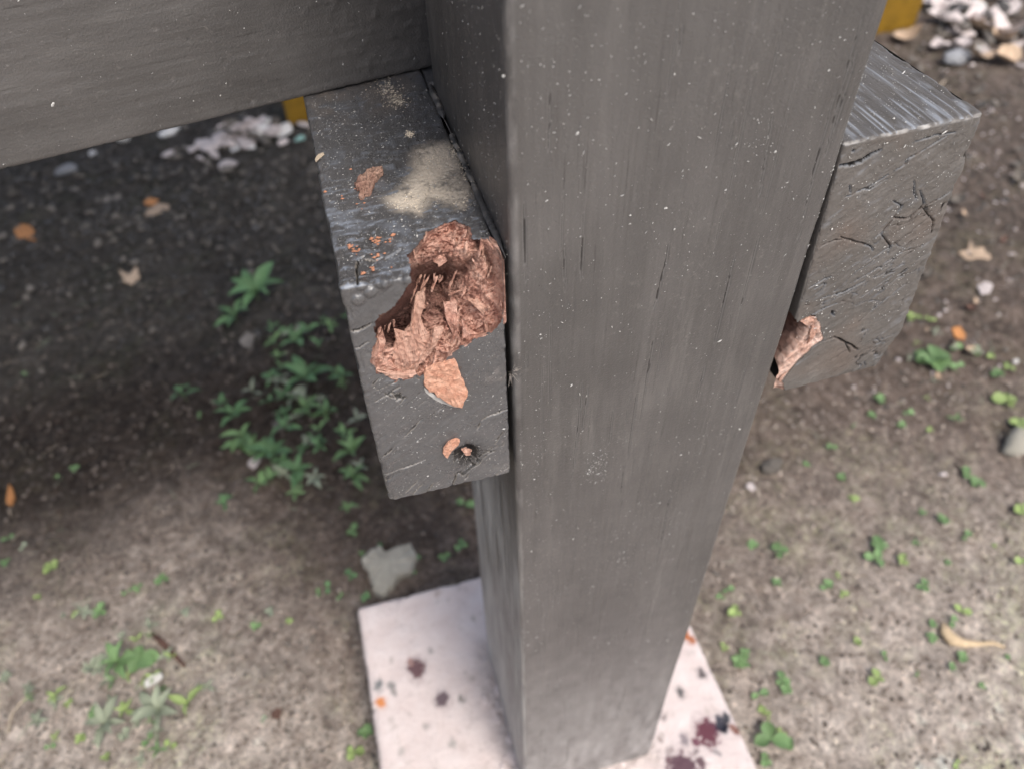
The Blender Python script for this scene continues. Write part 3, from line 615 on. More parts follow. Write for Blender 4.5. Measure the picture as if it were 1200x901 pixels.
childof(hairs('edge_hair', None, onY(601, 436, -.001), .0022, (.6, -1, 0), 26, .00008, .004, 'fibre_pale', 8, True, 1.2), beamL)
kn = slab('wood_sliver', [(519, 531), (522, 523), (532, 515), (539, 516), (537, 522), (529, 529), (524, 537)], pz(-.0012), 0, M['chip'], None, (0, 0), 80, 0, thick=.0009, rough=.0003)
tag(kn, 'small orange wood sliver stuck beside the frayed knot hole', 'wood chip')
kn2 = slab('wood_crumb', [(541, 527), (547, 525), (553, 528), (551, 533), (545, 533)], pz(-.0016), 0, M['splinter'], None, (0, 0), 81, 0, thick=.0009, rough=.0004)
tag(kn2, 'tiny pale wood crumb caught inside the frayed knot hole', 'wood chip')
rl = random.Random(61)
for i in range(26):                     # brittle paint flakes left standing round the rim
    a, b = cav_px[i % len(cav_px)]; a2, b2 = cav_px[(i+1) % len(cav_px)]; t = rl.random(); a, b = a+(a2-a)*t, b+(b2-b)*t
    if b < 300 or a > 575: continue
    L = rl.uniform(2.5, 6); an = math.atan2(b2-cav_px[i % len(cav_px)][1], a2-cav_px[i % len(cav_px)][0])+rl.gauss(0, .3); c_, s_ = math.cos(an), math.sin(an)
    px = [(a+c_*L*t_-s_*o_*L*.5, b+s_*L*t_+c_*o_*L*.5) for t_, o_ in ((-1, .1), (-.3, 1), (.5, .7), (1, -.1), (.2, -.7), (-.6, -.6))]
    childof(slab('paint_layer', px, pz(.0004), 0, M['paint_beam'], None, (rl.uniform(-.3, .3), rl.uniform(-.3, .3)), 500+i, 0, thick=.0005, rough=.0002, sub=2), beamL)
bv = []; bf = []; ny_ = 150
for i in range(ny_):
    y = .002+i*.136/ny_; q = np.array([[0, y, 0]]); rr2 = .0013+.0011*float(fbm(q, 160, 3, 5)[0])+.0004*float(fbm(q, 700, 2, 6)[0]); rr2 *= float(sstep(.0, .004, abs(y-.098)-.006)); rr2 = max(rr2*float(sstep(.0, .02, y)), .00015)
    for j in range(8): t = 6.283*j/8; bv.append((-.0015+rr2*1.15*math.cos(t)+.0004*float(fbm(q, 90, 2, 8)[0]), y, LZ1-.0006+rr2*math.sin(t)))
bf = [[i*8+j, i*8+(j+1) % 8, i*8+8+(j+1) % 8, i*8+8+j] for i in range(ny_-1) for j in range(8)]
bead_t = np.zeros((len(bv), 4)); bead_t[:, :3] = (.36, .33, .30); bead_t[:, 3] = np.clip(fbm(np.array(bv), 300, 3, 9)*2.2, 0, .8)
childof(mesh_np('paint_bead', bv, bf, M['paint_beam'], None, True, {'tint': ('FLOAT_COLOR', bead_t)}), beamL)
def topL(h=0.0): return lambda x, y: onZ(x, y, LZ1+h)
chip = slab('wood_chip', [(415, 215), (419, 208), (428, 202), (437, 196), (448, 195), (449, 200), (443, 208), (438, 217), (431, 227), (424, 231), (421, 227), (423, 222), (418, 221)], topL(.0018), 0, M['brown_chip'], None, (0, 0), 82, 0, thick=.0014, rough=.0006)
tag(chip, 'loose brown splintered wood chip lying on the left beam top', 'wood chip')
sl = slab('wood_splinter', [(369, 187), (373, 181), (379, 179), (380, 181), (374, 186), (370, 190)], topL(.001), 0, M['straw'], None, (0, 0), 83, 0, thick=.0004, rough=.0001)
tag(sl, 'tiny straw splinter near the outer edge of the beam top', 'splinter')
childof(rbox('packing_block', axis(LX1+.0004, .11, .0015, .004), axis(.1395, .20, .0015, .004), axis(LZ1-.09, LZ1-.0006, .0015, .004), .0015, M['paint_beam'], lambda p, n: .0006*fbm(p, 90, 3, 3), lambda p, n: np.zeros((len(p), 4))), beamL)
def on_lb(r):
    t = r.random()
    if t < .28: return np.array([r.uniform(LX0+.003, LX1-.002), -.0003, r.uniform(LZ0+.003, LZ1-.03)]), ex, ez
    return np.array([r.uniform(LX0+.002, LX1-.001), r.uniform(.002, .14), LZ1+.0003]), ex, ey
def snap_lb(V):
    fr = V[:, 1] < .0009; tp = ~fr; q = V.copy(); q[fr, 1] = 0; q[tp, 2] = LZ1; n = np.where(fr[:, None], [0., -1., 0.], [0., 0., 1.]); d = lb_disp(q, n); V[fr, 1] -= d[fr]; V[tp, 2] += d[tp]
    keep = ~inside(cav, *uv_of(q)); V[~keep] = V[~keep]-ez*.03+ey*.02; return V
childof(flecks('paint_fleck', None, None, 2300, on_lb, (.00005, .00018), 'fleck', 21, 2.2, snap_lb), beamL)
def crumbs(name, centres, n_, size, mat, seed, h, label=None, cat=None, parent=None):
    r = random.Random(seed); V = []; Fs = []
    for i in range(n_):
        a, b, s = r.choice(centres); p = onZ(a+r.gauss(0, s), b+r.gauss(0, s*.7), h); rad = r.uniform(*size); b0 = len(V)
        R = [np.array([r.gauss(0, 1) for _ in range(3)]) for _ in range(3)]
        for d in (ex, -ex, ey, -ey, ez, -ez): V.append(p+d*rad*r.uniform(.5, 1.3)*(1.6 if d[0] else 1)+ez*rad*.3)
        for f in ((0, 2, 4), (2, 1, 4), (1, 3, 4), (3, 0, 4), (2, 0, 5), (1, 2, 5), (3, 1, 5), (0, 3, 5)): Fs.append([b0+k for k in f])
    o = mesh_np(name, V, Fs, M[mat], None, False); tag(o, label, cat, None, 'stuff'); return o
crumbs('wood_crumbs', [(411, 289, 3), (420, 294, 3), (441, 282, 3), (455, 279, 5), (424, 322, 1.5), (437, 315, 1.5), (447, 300, 7), (410, 240, 14), (408, 212, 8)], 60, (.00025, .0006), 'crumb', 4, LZ1+.0003, 'scattered orange wood crumbs on the left beam top near its edge')
crumbs('sawdust', [(515, 195, 11), (525, 215, 10), (500, 232, 10), (478, 238, 8), (528, 180, 7), (545, 235, 7), (480, 158, 2.5), (455, 105, 10), (465, 120, 6), (535, 205, 12), (510, 225, 12)], 1700, (.00010, .00032), 'sawdust', 5, LZ1+.0002, 'pale sawdust lying in a patch on the left beam top')

# ---------------------------------------------------------------- right beam
tl_, tr_, br_ = onY(996, 165), onY(1149, 144), onY(1060, 400)
BW = float(tr_[0])-.1196; BH = .125
RX = .1196; RZ = float((tl_[2]+tr_[2])/2); RSL = math.atan2(float(onY(1067, 366)[0]-tr_[0]), float(tr_[2]-onY(1067, 366)[2])); LEAN = .046; TAPER = math.tan(RSL-LEAN)
ca, sa = math.cos(LEAN), math.sin(LEAN)
def rloc(px, py):     # pixel on the end face -> local (x from left, z down from top)
    q = onY(px, py); dx, dz = q[0]-RX, q[2]-RZ; return (dx*ca+dz*sa, -dx*sa+dz*ca)
BHr = -rloc(985, 441)[1]
split_px = [(926, 366), (935, 378), (944, 372), (955, 369), (960, 380), (962, 399), (948, 410), (930, 428), (917, 446), (920, 465), (895, 470), (895, 380)]
split = [rloc(*q) for q in split_px]
rb_cr = [([rloc(*q) for q in pts], max(w, .00044), max(d*.8, .0013)) for pts, w, d in [([(985, 195), (1000, 193), (1010, 189), (1022, 182), (1033, 176)], .0011, .005), ([(999, 179), (1001, 176)], .0008, .003), ([(1047, 201), (1060, 193), (1062, 187), (1084, 176)], .0005, .002), ([(1069, 213), (1069, 228), (1072, 234)], .0003, .001), ([(1068, 168), (1095, 160), (1120, 156)], .0003, .001), ([(1084, 176), (1110, 160)], .0003, .001), ([(990, 232), (1015, 222), (1040, 205)], .0003, .001), ([(1030, 275), (1040, 290), (1036, 300)], .0003, .001), ([(1078, 245), (1090, 262), (1086, 275)], .0003, .001), ([(985, 403), (990, 415)], .0003, .001), ([(1000, 330), (1030, 312), (1048, 300), (1075, 290)], .0003, .001), ([(962, 350), (990, 342), (1010, 330)], .0003, .001),
         ([(1022, 280), (1030, 275), (1045, 257), (1060, 258), (1078, 245), (1105, 230), (1122, 220)], .0005, .0025), ([(983, 278), (995, 282), (1008, 286), (1018, 291), (1020, 295)], .0004, .0018), ([(960, 290), (975, 283), (985, 281)], .0003, .001), ([(1045, 256), (1055, 243), (1045, 236)], .0003, .001), ([(995, 217), (997, 226)], .0003, .001), ([(1062, 260), (1080, 240), (1076, 225)], .00025, .001),
         ([(948, 338), (960, 332), (972, 325)], .0005, .002), ([(978, 347), (988, 342), (992, 340)], .0008, .003), ([(950, 370), (965, 362), (981, 356)], .0006, .0025), ([(973, 366), (975, 372)], .0008, .003), ([(973, 396), (985, 403), (1000, 412)], .0006, .003), ([(960, 402), (975, 397)], .0004, .0015),
         ([(1010, 310), (1040, 290), (1062, 275)], .0002, .0006), ([(1000, 380), (1035, 350), (1055, 335)], .0002, .0007), ([(1005, 350), (1040, 325)], .0002, .0006), ([(1085, 260), (1120, 225)], .0003, .0008), ([(1040, 210), (1020, 222), (1010, 224)], .0003, .001)]]
def rb_disp(p, n):
    fr = n[:, 1] < -.6; tp = n[:, 2] > .6
    q = np.stack([p[:, 0]*.82+p[:, 2]*.57, p[:, 1], -p[:, 0]*.57+p[:, 2]*.82], 1)
    d = .0006*fbm(p, 30, 2, 4)+np.where(fr, .0006*fbm(q*np.array([.16, 1, 1]), 420, 4, 6)+.0003*fbm(q*np.array([.5, 1, 1]), 1100, 2, 8)+.0005*fbm(p, 90, 3, 9), 0)+np.where(tp, .0006*fbm(p*np.array([1, .06, 1]), 480, 3, 7), 0)
    d -= np.where(fr, .0010*cracknet(q, p, 301, .022), 0)
    d[fr] -= crack_depth(rb_cr, p[fr, 0], p[fr, 2])
    ed = BW-p[:, 0]; d -= np.where((ed < .004), .0012*np.clip(fbm(p, 150, 3, 33)+.2, 0, 1), 0)
    return d
def rb_tint(p, n):
    fr = n[:, 1] < -.6; tp = n[:, 2] > .6; out = np.zeros((len(p), 4)); out[:, :3] = (.33, .36, .41)
    a = tp*(np.clip(fbm(p*np.array([1, .05, 1]), 900, 3, 3)-.10, 0, 1)*2.6+np.clip(fbm(p*np.array([1, .3, 1]), 300, 4, 13)-.12, 0, 1)*1.6)*sstep(.085, .0, p[:, 1])  # sky sheen painted as bluish streaks on top, fading backwards
    q = np.stack([p[:, 0]*.82+p[:, 2]*.57, p[:, 1], -p[:, 0]*.57+p[:, 2]*.82], 1)
    b = fr*np.clip(fbm(q*np.array([.4, 1, 1]), 500, 4, 5)-.2, 0, 1)*.5; out[:, 3] = np.clip(np.maximum(a, b), 0, .7)
    warm = fr*np.clip(fbm(p, 55, 3, 41)-.08, 0, 1)*.8; k = warm > out[:, 3]; out[k, :3] = (.16, .105, .075); out[k, 3] = warm[k]*.8
    ar = (np.abs(p[:, 2]+.0003) < .0007)*(p[:, 1] < .0014)*.8*np.clip(.2+1.6*fbm(p, 240, 3, 43), 0, 1); k = ar > out[:, 3]; out[k, :3] = (.5, .48, .46); out[k, 3] = ar[k]
    c = np.zeros(len(p)); c[fr] = crack_depth(rb_cr, p[fr, 0], p[fr, 2]); c = np.maximum(c, np.where(fr, .0010*cracknet(q, p, 301, .022), 0)); k = c > .0004; out[k, :3] = (.012, .01, .009); out[k, 3] = np.clip(c[k]/.001, 0, 1)
    return out
def rb_hole(p):
    j = np.stack([p[:, 0], p[:, 2], p[:, 0]*0], 1); x = p[:, 0]+.0012*fbm(j, 300, 3, 5); z = p[:, 2]+.0012*fbm(j, 300, 3, 7)
    return inside(split, x, z) & (p[:, 1] < .026)
beamR = empty('beam_with_split_corner', (RX, 0.0, RZ)); beamR.rotation_euler = (0, -LEAN, 0)
rb = rbox('painted_timber', axis(0, BW, .0014, .0004), axis2([axis(0, .10, .0014, .0007)[:-4], np.linspace(.104, .2, 30), np.linspace(.21, .6, 10), .6-.0014*(1-np.cos(np.linspace(0, np.pi/2, 5)))]), axis(-BHr, 0, .0014, .0004), .0014, M['paint_dry'], rb_disp, rb_tint, rb_hole, beamR, coarse=('x+', 'y+'))
_v = np.empty(len(rb.data.vertices)*3, np.float32); rb.data.vertices.foreach_get('co', _v); _v = _v.reshape(-1, 3)
_v[:, 0] += np.clip(_v[:, 0]/BW, 0, 1)*TAPER*(-_v[:, 2]); _v[:, 0] -= np.clip(_v[:, 0]/BW-.5, 0, 1)*2*.0075*np.clip((-_v[:, 2]-(BHr-.022))/.022, 0, 1); rb.data.vertices.foreach_set('co', _v.ravel()); rb.data.update()      # the stick is wider at its foot
# exposed wood behind the split: a slanting broken facet
us2 = np.arange(-.0, .026, .0005); vs2 = np.arange(-BHr+.0008, -BHr+.045, .0005)
U2, V2 = np.meshgrid(us2, vs2, indexing='ij'); x2, z2 = U2.ravel(), V2.ravel(); sdist = segdist(split, x2, z2)*np.where(inside(split, x2, z2), 1, -1)
k2 = np.stack([x2, z2, x2*0], 1); k3 = np.stack([x2*.75+z2*.66, -x2*.66+z2*.75, x2*0], 1)
darkp = [rloc(*q) for q in ((900, 380), (926, 366), (940, 376), (952, 376), (949, 390), (941, 404), (927, 420), (911, 442), (905, 470), (885, 475))]
sd2 = segdist(darkp, x2, z2)*np.where(inside(darkp, x2, z2), 1, -1)+.0008*fbm(k2, 260, 3, 14)
dd = .0005+sstep(0, .0022, sdist)*.0016+sstep(-.0006, .0030, sd2)*.013+sstep(0, .002, sdist)*(.0012*fbm(k3*np.array([.15, 1, 1]), 420, 4, 3)+.0006*fbm(k2, 500, 3, 4))
t2 = np.zeros((len(x2), 4)); t2[:, :3] = (.085, .038, .030); t2[:, 3] = np.clip(sstep(-.0004, .0018, sd2)*.92+np.clip(fbm(k3*np.array([.12, 1, 1]), 600, 3, 15)*1.3, 0, .55), 0, .92)
idx = grid_faces(len(us2), len(vs2)); kk = sdist > -.002; idx = idx[kk[idx].all(axis=1)]
mesh_np('exposed_wood', np.stack([x2, dd, z2], 1), idx, M['oldwood'], beamR, True, {'tint': ('FLOAT_COLOR', t2)})
for px, dpt in (([(938, 377), (950, 372), (961, 371), (955, 378), (945, 382)], .0012), ([(952, 382), (958, 386), (953, 397), (946, 404), (949, 392)], .0006), ([(912, 446), (921, 436), (931, 424), (926, 436), (917, 450)], .0008)):
    _q = slab('splinter', px, pz(dpt), 0, M['splinter'], None, (0, 0), int(px[0][0]), 0, thick=.0008, rough=.0003, sub=2); _q.parent = beamR; _q.matrix_parent_inverse = (Matrix.Translation(beamR.location) @ beamR.rotation_euler.to_matrix().to_4x4()).inverted()
tag(beamR, 'cracked dark timber beam right of the post with a split lower corner', 'beam')
def on_rb(r):
    if r.random() < .6: return np.array([r.uniform(.002, BW-.002), -.0004, r.uniform(-BHr+.03, -.002)]), ex, ez
    return np.array([r.uniform(.002, BW-.002), r.uniform(.002, .06), .0004]), ex, ey
flecks('paint_fleck', beamR, None, 900, on_rb, (.00006, .00020), 'fleck', 31, 2.2)

# ---------------------------------------------------------------- cross rail resting on the left beam
ra = onZ(0, 199, LZ1); rb_ = onZ(495, 80, LZ1)
rang = math.atan2(float(rb_[1]-ra[1]), float(rb_[0]-ra[0])); RAILX = .030
rail = empty('cross_rail', (RAILX, float(rb_[1])-.003+math.tan(rang)*(RAILX-float(rb_[0])), LZ1+.0006)); rail.rotation_euler = (0, 0, rang)
rail_cr = []
r_ = random.Random(9)
for k in range(9):
    x = -r_.uniform(.035, .24); z = r_.uniform(.004, .085); L = r_.uniform(.001, .012); rail_cr.append(([(x, z), (x-L, z+r_.uniform(-.0012, .0012))], r_.uniform(.00015, .0004), r_.uniform(.0002, .0007)))
def rail_disp(p, n):
    d = .0006*fbm(p*np.array([.3, 1, 1]), 60, 3, 2)+.00025*fbm(p*np.array([.08, 1, 1]), 600, 3, 3)
    fr = n[:, 1] < -.6; d[fr] -= crack_depth(rail_cr, p[fr, 0], p[fr, 2], .0004)
    d += .0009*np.clip(fbm(p, 300, 3, 4), 0, 1)*sstep(-.13, -.04, p[:, 0])-.0005*np.clip(fbm(p, 380, 2, 14)-.45, 0, 1)*3; return d
def rail_tint(p, n):
    out = np.zeros((len(p), 4)); out[:, :3] = (.02, .018, .018); fr = n[:, 1] < -.6; c = np.zeros(len(p)); c[fr] = crack_depth(rail_cr, p[fr, 0], p[fr, 2], .0004)
    out[:, 3] = np.clip(c/.0006, 0, .9); return out
rbx = rbox('painted_timber', axis2([np.linspace(-1.1, -.27, 30), np.linspace(-.262, -.002, 330), -.002+.002*np.sin(np.linspace(0, np.pi/2, 5))]), axis(0, .045, .002, .004), axis(0, .12, .002, .0009), .002, M['paint_rail'], rail_disp, rail_tint, None, rail)
tag(rail, 'dark painted cross rail resting on the left beam behind the post', 'rail')
def on_rail(r): return np.array([-r.uniform(.034, .26), -.0003, r.uniform(.002, .1)]), ex, ez
flecks('paint_fleck', rail, None, 150, on_rail, (.0001, .00032), 'fleck', 41, 2.4)

# ---------------------------------------------------------------- unseen plank roof, added overhead to shade the ground and beam tops
roof = empty('added_shade_roof', (0, 0, 2.3))
rv = []; rf = []
for k in range(16):
    x0, x1, y0, y1, z0, z1 = -3.2, .75, -.65+k*.15, -.65+k*.15+.142, 2.30, 2.325
    b0 = 0; v = [(x, y, z-2.3) for x in (x0, x1) for y in (y0, y1) for z in (z0, z1)]
    o = mesh_np('plank', v, [[0, 1, 3, 2], [4, 6, 7, 5], [0, 4, 5, 1], [2, 3, 7, 6], [0, 2, 6, 4], [1, 5, 7, 3]], M['paint_rail'], roof, False, {'tint': ('FLOAT_COLOR', np.zeros((8, 4)))})
tag(roof, 'unseen dark plank roof added above the post to shade the ground', 'roof')

# ---------------------------------------------------------------- yellow board on the ground behind
ya, yb = G(338, 147), G(1071, 34)
yl = float(np.hypot(*(yb-ya)[:2])); yr = math.atan2(yb[1]-ya[1], yb[0]-ya[0])
yo = empty('yellow_board', (ya[0], ya[1], GZ-.005), yr)
rbox('board', axis(0, yl, .004, .03), axis(0, .05, .004, .012), axis(0, .10, .004, .012), .004, M['yellow'], lambda p, n: .0012*fbm(p, 40, 3, 2), lambda p, n: np.zeros((len(p), 4)), None, yo)
tag(yo, 'yellow painted board lying on the ground behind the post', 'board')

# ---------------------------------------------------------------- stones
def stone_mesh(seed, n=2, flat_=.55):
    r = np.random.default_rng(seed)
    import bmesh
    bm = bmesh.new(); bmesh.ops.create_icosphere(bm, subdivisions=n, radius=1); V = np.array([v.co[:] for v in bm.verts]); Fs = [[v.index for v in f.verts] for f in bm.faces]; bm.free()
    for _ in range(13):
        d = r.normal(size=3); d /= np.linalg.norm(d); c = r.uniform(.35, .8); t = V@d; V = V-np.outer(np.clip(t-c, 0, None), d)*.92
    V = V*(1+.10*fbm(V, 1.6, 3, seed))[:, None]*np.array([1, r.uniform(.65, 1), flat_*r.uniform(.7, 1.2)]); return V, Fs
STM = [stone_mesh(i) for i in range(7)]; STL = [stone_mesh(50+i, 1) for i in range(8)]
SM = {}
def stone(px, py, wpx, mat, label, group=None, asp=1.0, rot=None, k=None, name='stone', sink=.25, cat='stone'):
    p = G(px, py); D_ = np.linalg.norm(p-CAM); s = wpx/2/F*D_*.93; k = (abs(hash((px, py))) % 7) if k is None else k
    me = SM.get((k, mat))
    if me is None:
        V, Fs = STM[k]; me = bpy.data.meshes.new(name); me.from_pydata(V.tolist(), [], Fs); me.materials.append(M[mat]); me.polygons.foreach_set('use_smooth', [k == 2]*len(me.polygons)); SM[(k, mat)] = me
    o = bpy.data.objects.new(name, me); COL.objects.link(o); o.scale = (s, s*asp, s*.8); o.rotation_euler = (0, 0, random.uniform(0, 6.28) if rot is None else rot); o.location = (p[0], p[1], gz(p[0], p[1])+s*.4*(1-sink*2))
    return tag(o, label, cat, group)
# (the jagged stone behind the plinth is built with the litter)
stone(905, 545, 42, 'stone_mid', 'dull buried stone beside the post right edge', None, .8, .3, 3, sink=.35)
stone(880, 572, 18, 'stone_pale', 'small pinkish stone beside the post right edge', None, .8, .6, 4)
stone(1194, 522, 58, 'stone_olive', 'smooth flat grey-white stone at the right picture edge', None, .8, 0, 2)
stone(330, 497, 26, 'stone_mid', 'upright dull pinkish stone among the left weeds', None, 1.4, .4, 3)
stone(298, 545, 24, 'stone_pale', 'small pale stone below the left weeds', None, .8, .3, 4)
stone(180, 800, 34, 'stone_white', 'whitish lump beside the weeds at the lower left', None, .7, .5, 5)
stone(82, 203, 34, 'stone_blue', 'bluish white stone just below the cross rail', None, .6, 0, 2)
stone(108, 182, 12, 'stone_white', 'small round white pebble hugging the cross rail edge', None, 1, 0, 4)
stone(146, 168, 26, 'stone_white', 'flat white stone half hidden by the cross rail', None, .6, .2, 5)
stone(200, 157, 30, 'stone_white', 'creamy white stone with a notch under the cross rail', None, .6, .2, 6)
stone(1103, 556, 14, 'stone_pale', 'small pale pebble in the soil right of the post', None, .8, .2, 1)
stone(1190, 424, 12, 'stone_white', 'tiny white pebble near right edge above the flat stone', None, .8, .2, 3)
stone(838, 672, 12, 'stone_mid', 'round pebble close to the post right side', None, 1, 0, 0)
stone(1120, 72, 46, 'stone_blue', 'wide flat grey stone behind the right beam', None, .7, .2, 3)
stone(1140, 60, 20, 'stone_white', 'bright white stone next to the wide grey one', None, .8, .2, 1)
stone(353, 165, 18, 'stone_teal', 'pale teal shard beside the left beam', None, .7, 0, 2, 'shard', cat='shard')
stone(1055, 12, 15, 'stone_teal', 'pale teal shard in front of the yellow board', None, .6, .3, 4, 'shard', cat='shard')
stone(1062, 25, 18, 'stone_white', 'pale rounded fragment below the teal shard', None, .6, .4, 5)
rs = random.Random(12)
for i in range(52):
    a = rs.gauss(285, 34); b = 176-(a-200)*.27+abs(rs.gauss(0, 18))+2
    stone(a, b, rs.uniform(10, 34), rs.choice(['stone_pale', 'stone_pale', 'stone_white', 'stone_mid']), 'pale stone in the rubble heap between cross rail and left beam', 'pale rubble under the cross rail', rs.uniform(.5, .9), sink=.0)
for i in range(80):
    a = rs.gauss(1125, 34); b = rs.gauss(8, 26)
    if a < 1078 and b < 40: a = 1150-rs.uniform(0, 60)
    stone(a, b, rs.uniform(11, 34), rs.choice(['stone_pale', 'stone_mid', 'stone_pale', 'stone_white', 'stone_mid', 'stone_dark']), 'pinkish pale stone in the rubble heap at the upper right', 'pale rubble behind the right beam', rs.uniform(.45, .9), sink=.0)
for i in range(46):
    a = rs.uniform(1040, 1200); b = rs.uniform(60, 250)
    stone(a, b, rs.uniform(8, 17), rs.choice(['stone_mid', 'stone_mid', 'stone_pale', 'stone_dark']), 'brown-grey stone lying on the soil at the far right', 'scattered stones at the far right', rs.uniform(.5, .9))
for i in range(95):
    a = rs.uniform(0, 370); b = 200-a*.24+8+abs(rs.gauss(0, 75))
    stone(a, b, rs.uniform(8, 18), rs.choice(['stone_mid', 'stone_dark', 'stone_dark', 'stone_dark', 'stone_mid']), 'dull grey stone on the dark gravelly ground at the left', 'grey stones on the dark ground', rs.uniform(.5, .9))

def leaf_scrap(px, py, w, mat, label, group, seed):
    r = random.Random(seed); p = G(px, py); L = w/2/F*np.linalg.norm(p-CAM); V = []; Fs = []; k = 9; b = r.uniform(.45, .8); cu = r.uniform(.2, .8); tw = r.uniform(-.5, .5)
    for f_ in (1, .55):
        for j in range(k):
            t = 6.283*j/k; q = r.uniform(.72, 1.15)*f_; x_, y_ = L*q*math.cos(t), L*b*q*math.sin(t); V.append((x_, y_, cu*(x_*x_+y_*y_)/L+tw*x_*y_/L))
    V.append((0, 0, 0)); n_ = len(V); V += [(a, b_, c-.0006) for a, b_, c in V]
    for j in range(k):
        j2 = (j+1) % k; Fs += [[j, j2, k+j2, k+j], [k+j, k+j2, 2*k], [n_+j2, n_+j, n_+k+j, n_+k+j2], [n_+k+j2, n_+k+j, n_+2*k], [j2, j, n_+j, n_+j2]]
    o = mesh_np('dry_leaf', V, Fs, M[mat], None, False); o.location = (p[0], p[1], gz(p[0], p[1])+L*.25+.002); o.rotation_euler = (r.uniform(-.35, .35), r.uniform(-.35, .35), r.uniform(0, 6.28)); return tag(o, label, 'leaf', group)
for i in range(40): leaf_scrap(rs.gauss(1125, 42), rs.gauss(22, 26), rs.uniform(12, 36), rs.choice(['leaf_dry', 'stone_pale', 'stone_pale', 'stone_mid']), 'pale dry leaf scrap among the rubble', 'dry leaf scraps in the litter', 300+i)
for i in range(22): leaf_scrap(rs.gauss(285, 32), 168-(rs.uniform(0, 20)), rs.uniform(12, 34), rs.choice(['stone_pale', 'stone_pale', 'leaf_dry', 'stone_mid']), 'pale dry leaf scrap among the rubble', 'dry leaf scraps in the litter', 400+i)
for i in range(16): leaf_scrap(rs.uniform(1060, 1200), rs.uniform(70, 460), rs.uniform(8, 18), rs.choice(['leaf_dry', 'twig', 'stone_mid']), 'dry leaf scrap on the soil', 'dry leaf scraps in the litter', 450+i)

def pebbles(name, n_, area, size, mats, seed, label, dens=None):
    r = np.random.default_rng(seed); per = {}
    for mname in mats: per.setdefault(mname, ([], []))
    pts = []
    while len(pts) < n_:
        a, b = r.uniform(*area[0]), r.uniform(*area[1])
        if dens is None or r.random() < dens(a, b): pts.append((a, b))
    P = []
    W_ = [G(a, b) if False else onZ(a, b, GZ) for a, b in pts]; H = gheight(np.array(W_)[:, :2])
    V = []; Fs = []; mi = []; off = 0; ul = list(dict.fromkeys(mats))
    for k, p in enumerate(W_):
        if -.125 < p[0] < .2 and -.14 < p[1] < py1+.006: continue
        v, f = STL[int(r.integers(8))]; s = size[0]+(size[1]-size[0])*r.random()**2.5; a = r.uniform(0, 6.28); c_, s_ = math.cos(a), math.sin(a)
        q = v@np.array([[c_, s_, 0], [-s_, c_, 0], [0, 0, 1]])*s; V.append(q+np.array([p[0], p[1], H[k]+s*.15])); f = np.array(f)+off; Fs.append(f); off += len(v); mi += [ul.index(mats[int(r.integers(len(mats)))])]*len(f)
    o = mesh_np(name, np.concatenate(V), np.concatenate(Fs), [M[q] for q in ul], None, True); o.data.polygons.foreach_set('material_index', mi); o.data.update()
    return tag(o, label, None, None, 'stuff')
pebbles('gravel', 5200, ((-40, 420), (60, 420)), (.0018, .010), ['stone_dark', 'stone_dark', 'stone_mid', 'soil_clod', 'soil_clod', 'stone_dark'] if 'soil_clod' in M else ['stone_dark', 'stone_dark', 'stone_mid', 'stone_dark', 'stone_mid', 'stone_dark'], 1, 'dark gravel and soil crumbs covering the ground at the left', lambda a, b: math.exp(-max(0, b-260)/55))
pebbles('gravel', 3200, ((990, 1240), (-10, 480)), (.0014, .0062), ['stone_mid', 'stone_mid', 'stone_dark', 'stone_pale'], 2, 'brown gravel and crumbs covering the ground at the right', lambda a, b: math.exp(-max(0, b-200)/110))
M['clod'] = flat('dry_soil_clod', (.19, .155, .13), .95, .35, 120, .001)
M['clod_pale'] = flat('pale_sandy_clod', (.40, .34, .29), .95, .35, 120, .001)
M['clod_dark'] = flat('dark_soil_clod', (.085, .07, .06), .95, .35, 120, .001)
pebbles('soil_crumbs', 7000, ((-30, 640), (330, 700)), (.0008, .0045), ['clod_dark', 'clod', 'clod_dark'], 3, 'small brown soil crumbs on the earth at the left')
pebbles('soil_crumbs', 7000, ((780, 1230), (430, 920)), (.0007, .0040), ['clod', 'clod_pale', 'clod_pale', 'clod_dark'], 4, 'small brown soil crumbs on the earth at the right', lambda a, b: 1 if b < 700 else .45)
pebbles('soil_crumbs', 4000, ((-30, 460), (690, 920)), (.0007, .0040), ['clod', 'clod_pale', 'clod_pale', 'stone_mid'], 5, 'pale soil crumbs on the sandy earth in front at the left')

# straws and rootlets
def sticks(name, n_, areas, L, rad, mats, seed, label):
    r = random.Random(seed); V = []; Fs = []; mi = []
    for i in range(n_):
        ar = r.choice(areas); p = onZ(r.uniform(ar[0], ar[2]), r.uniform(ar[1], ar[3]), GZ)
        if -.125 < p[0] < .2 and -.14 < p[1] < py1+.01: continue
        a = r.uniform(0, 6.28); l = r.uniform(*L); cv = r.gauss(0, 1.2); w = r.uniform(*rad); b0 = len(V); m = 4; x, y = p[0], p[1]
        lean = r.uniform(-.1, .2)
        for k in range(m+1):
            z = gz(x, y)+w*1.2+lean*l*k/m*.5
            for j in range(3): an = 2.094*j; V.append((x-math.sin(a)*w*math.cos(an), y+math.cos(a)*w*math.cos(an), z+w*math.sin(an)))
            x += math.cos(a)*l/m; y += math.sin(a)*l/m; a += cv/m
        mm = r.randrange(len(mats))
        for k in range(m):
            for j in range(3): Fs.append([b0+k*3+j, b0+k*3+(j+1) % 3, b0+k*3+3+(j+1) % 3, b0+k*3+3+j]); mi.append(mm)
    o = mesh_np(name, V, Fs, [M[q] for q in mats], None, True); o.data.polygons.foreach_set('material_index', mi); return tag(o, label, None, None, 'stuff')
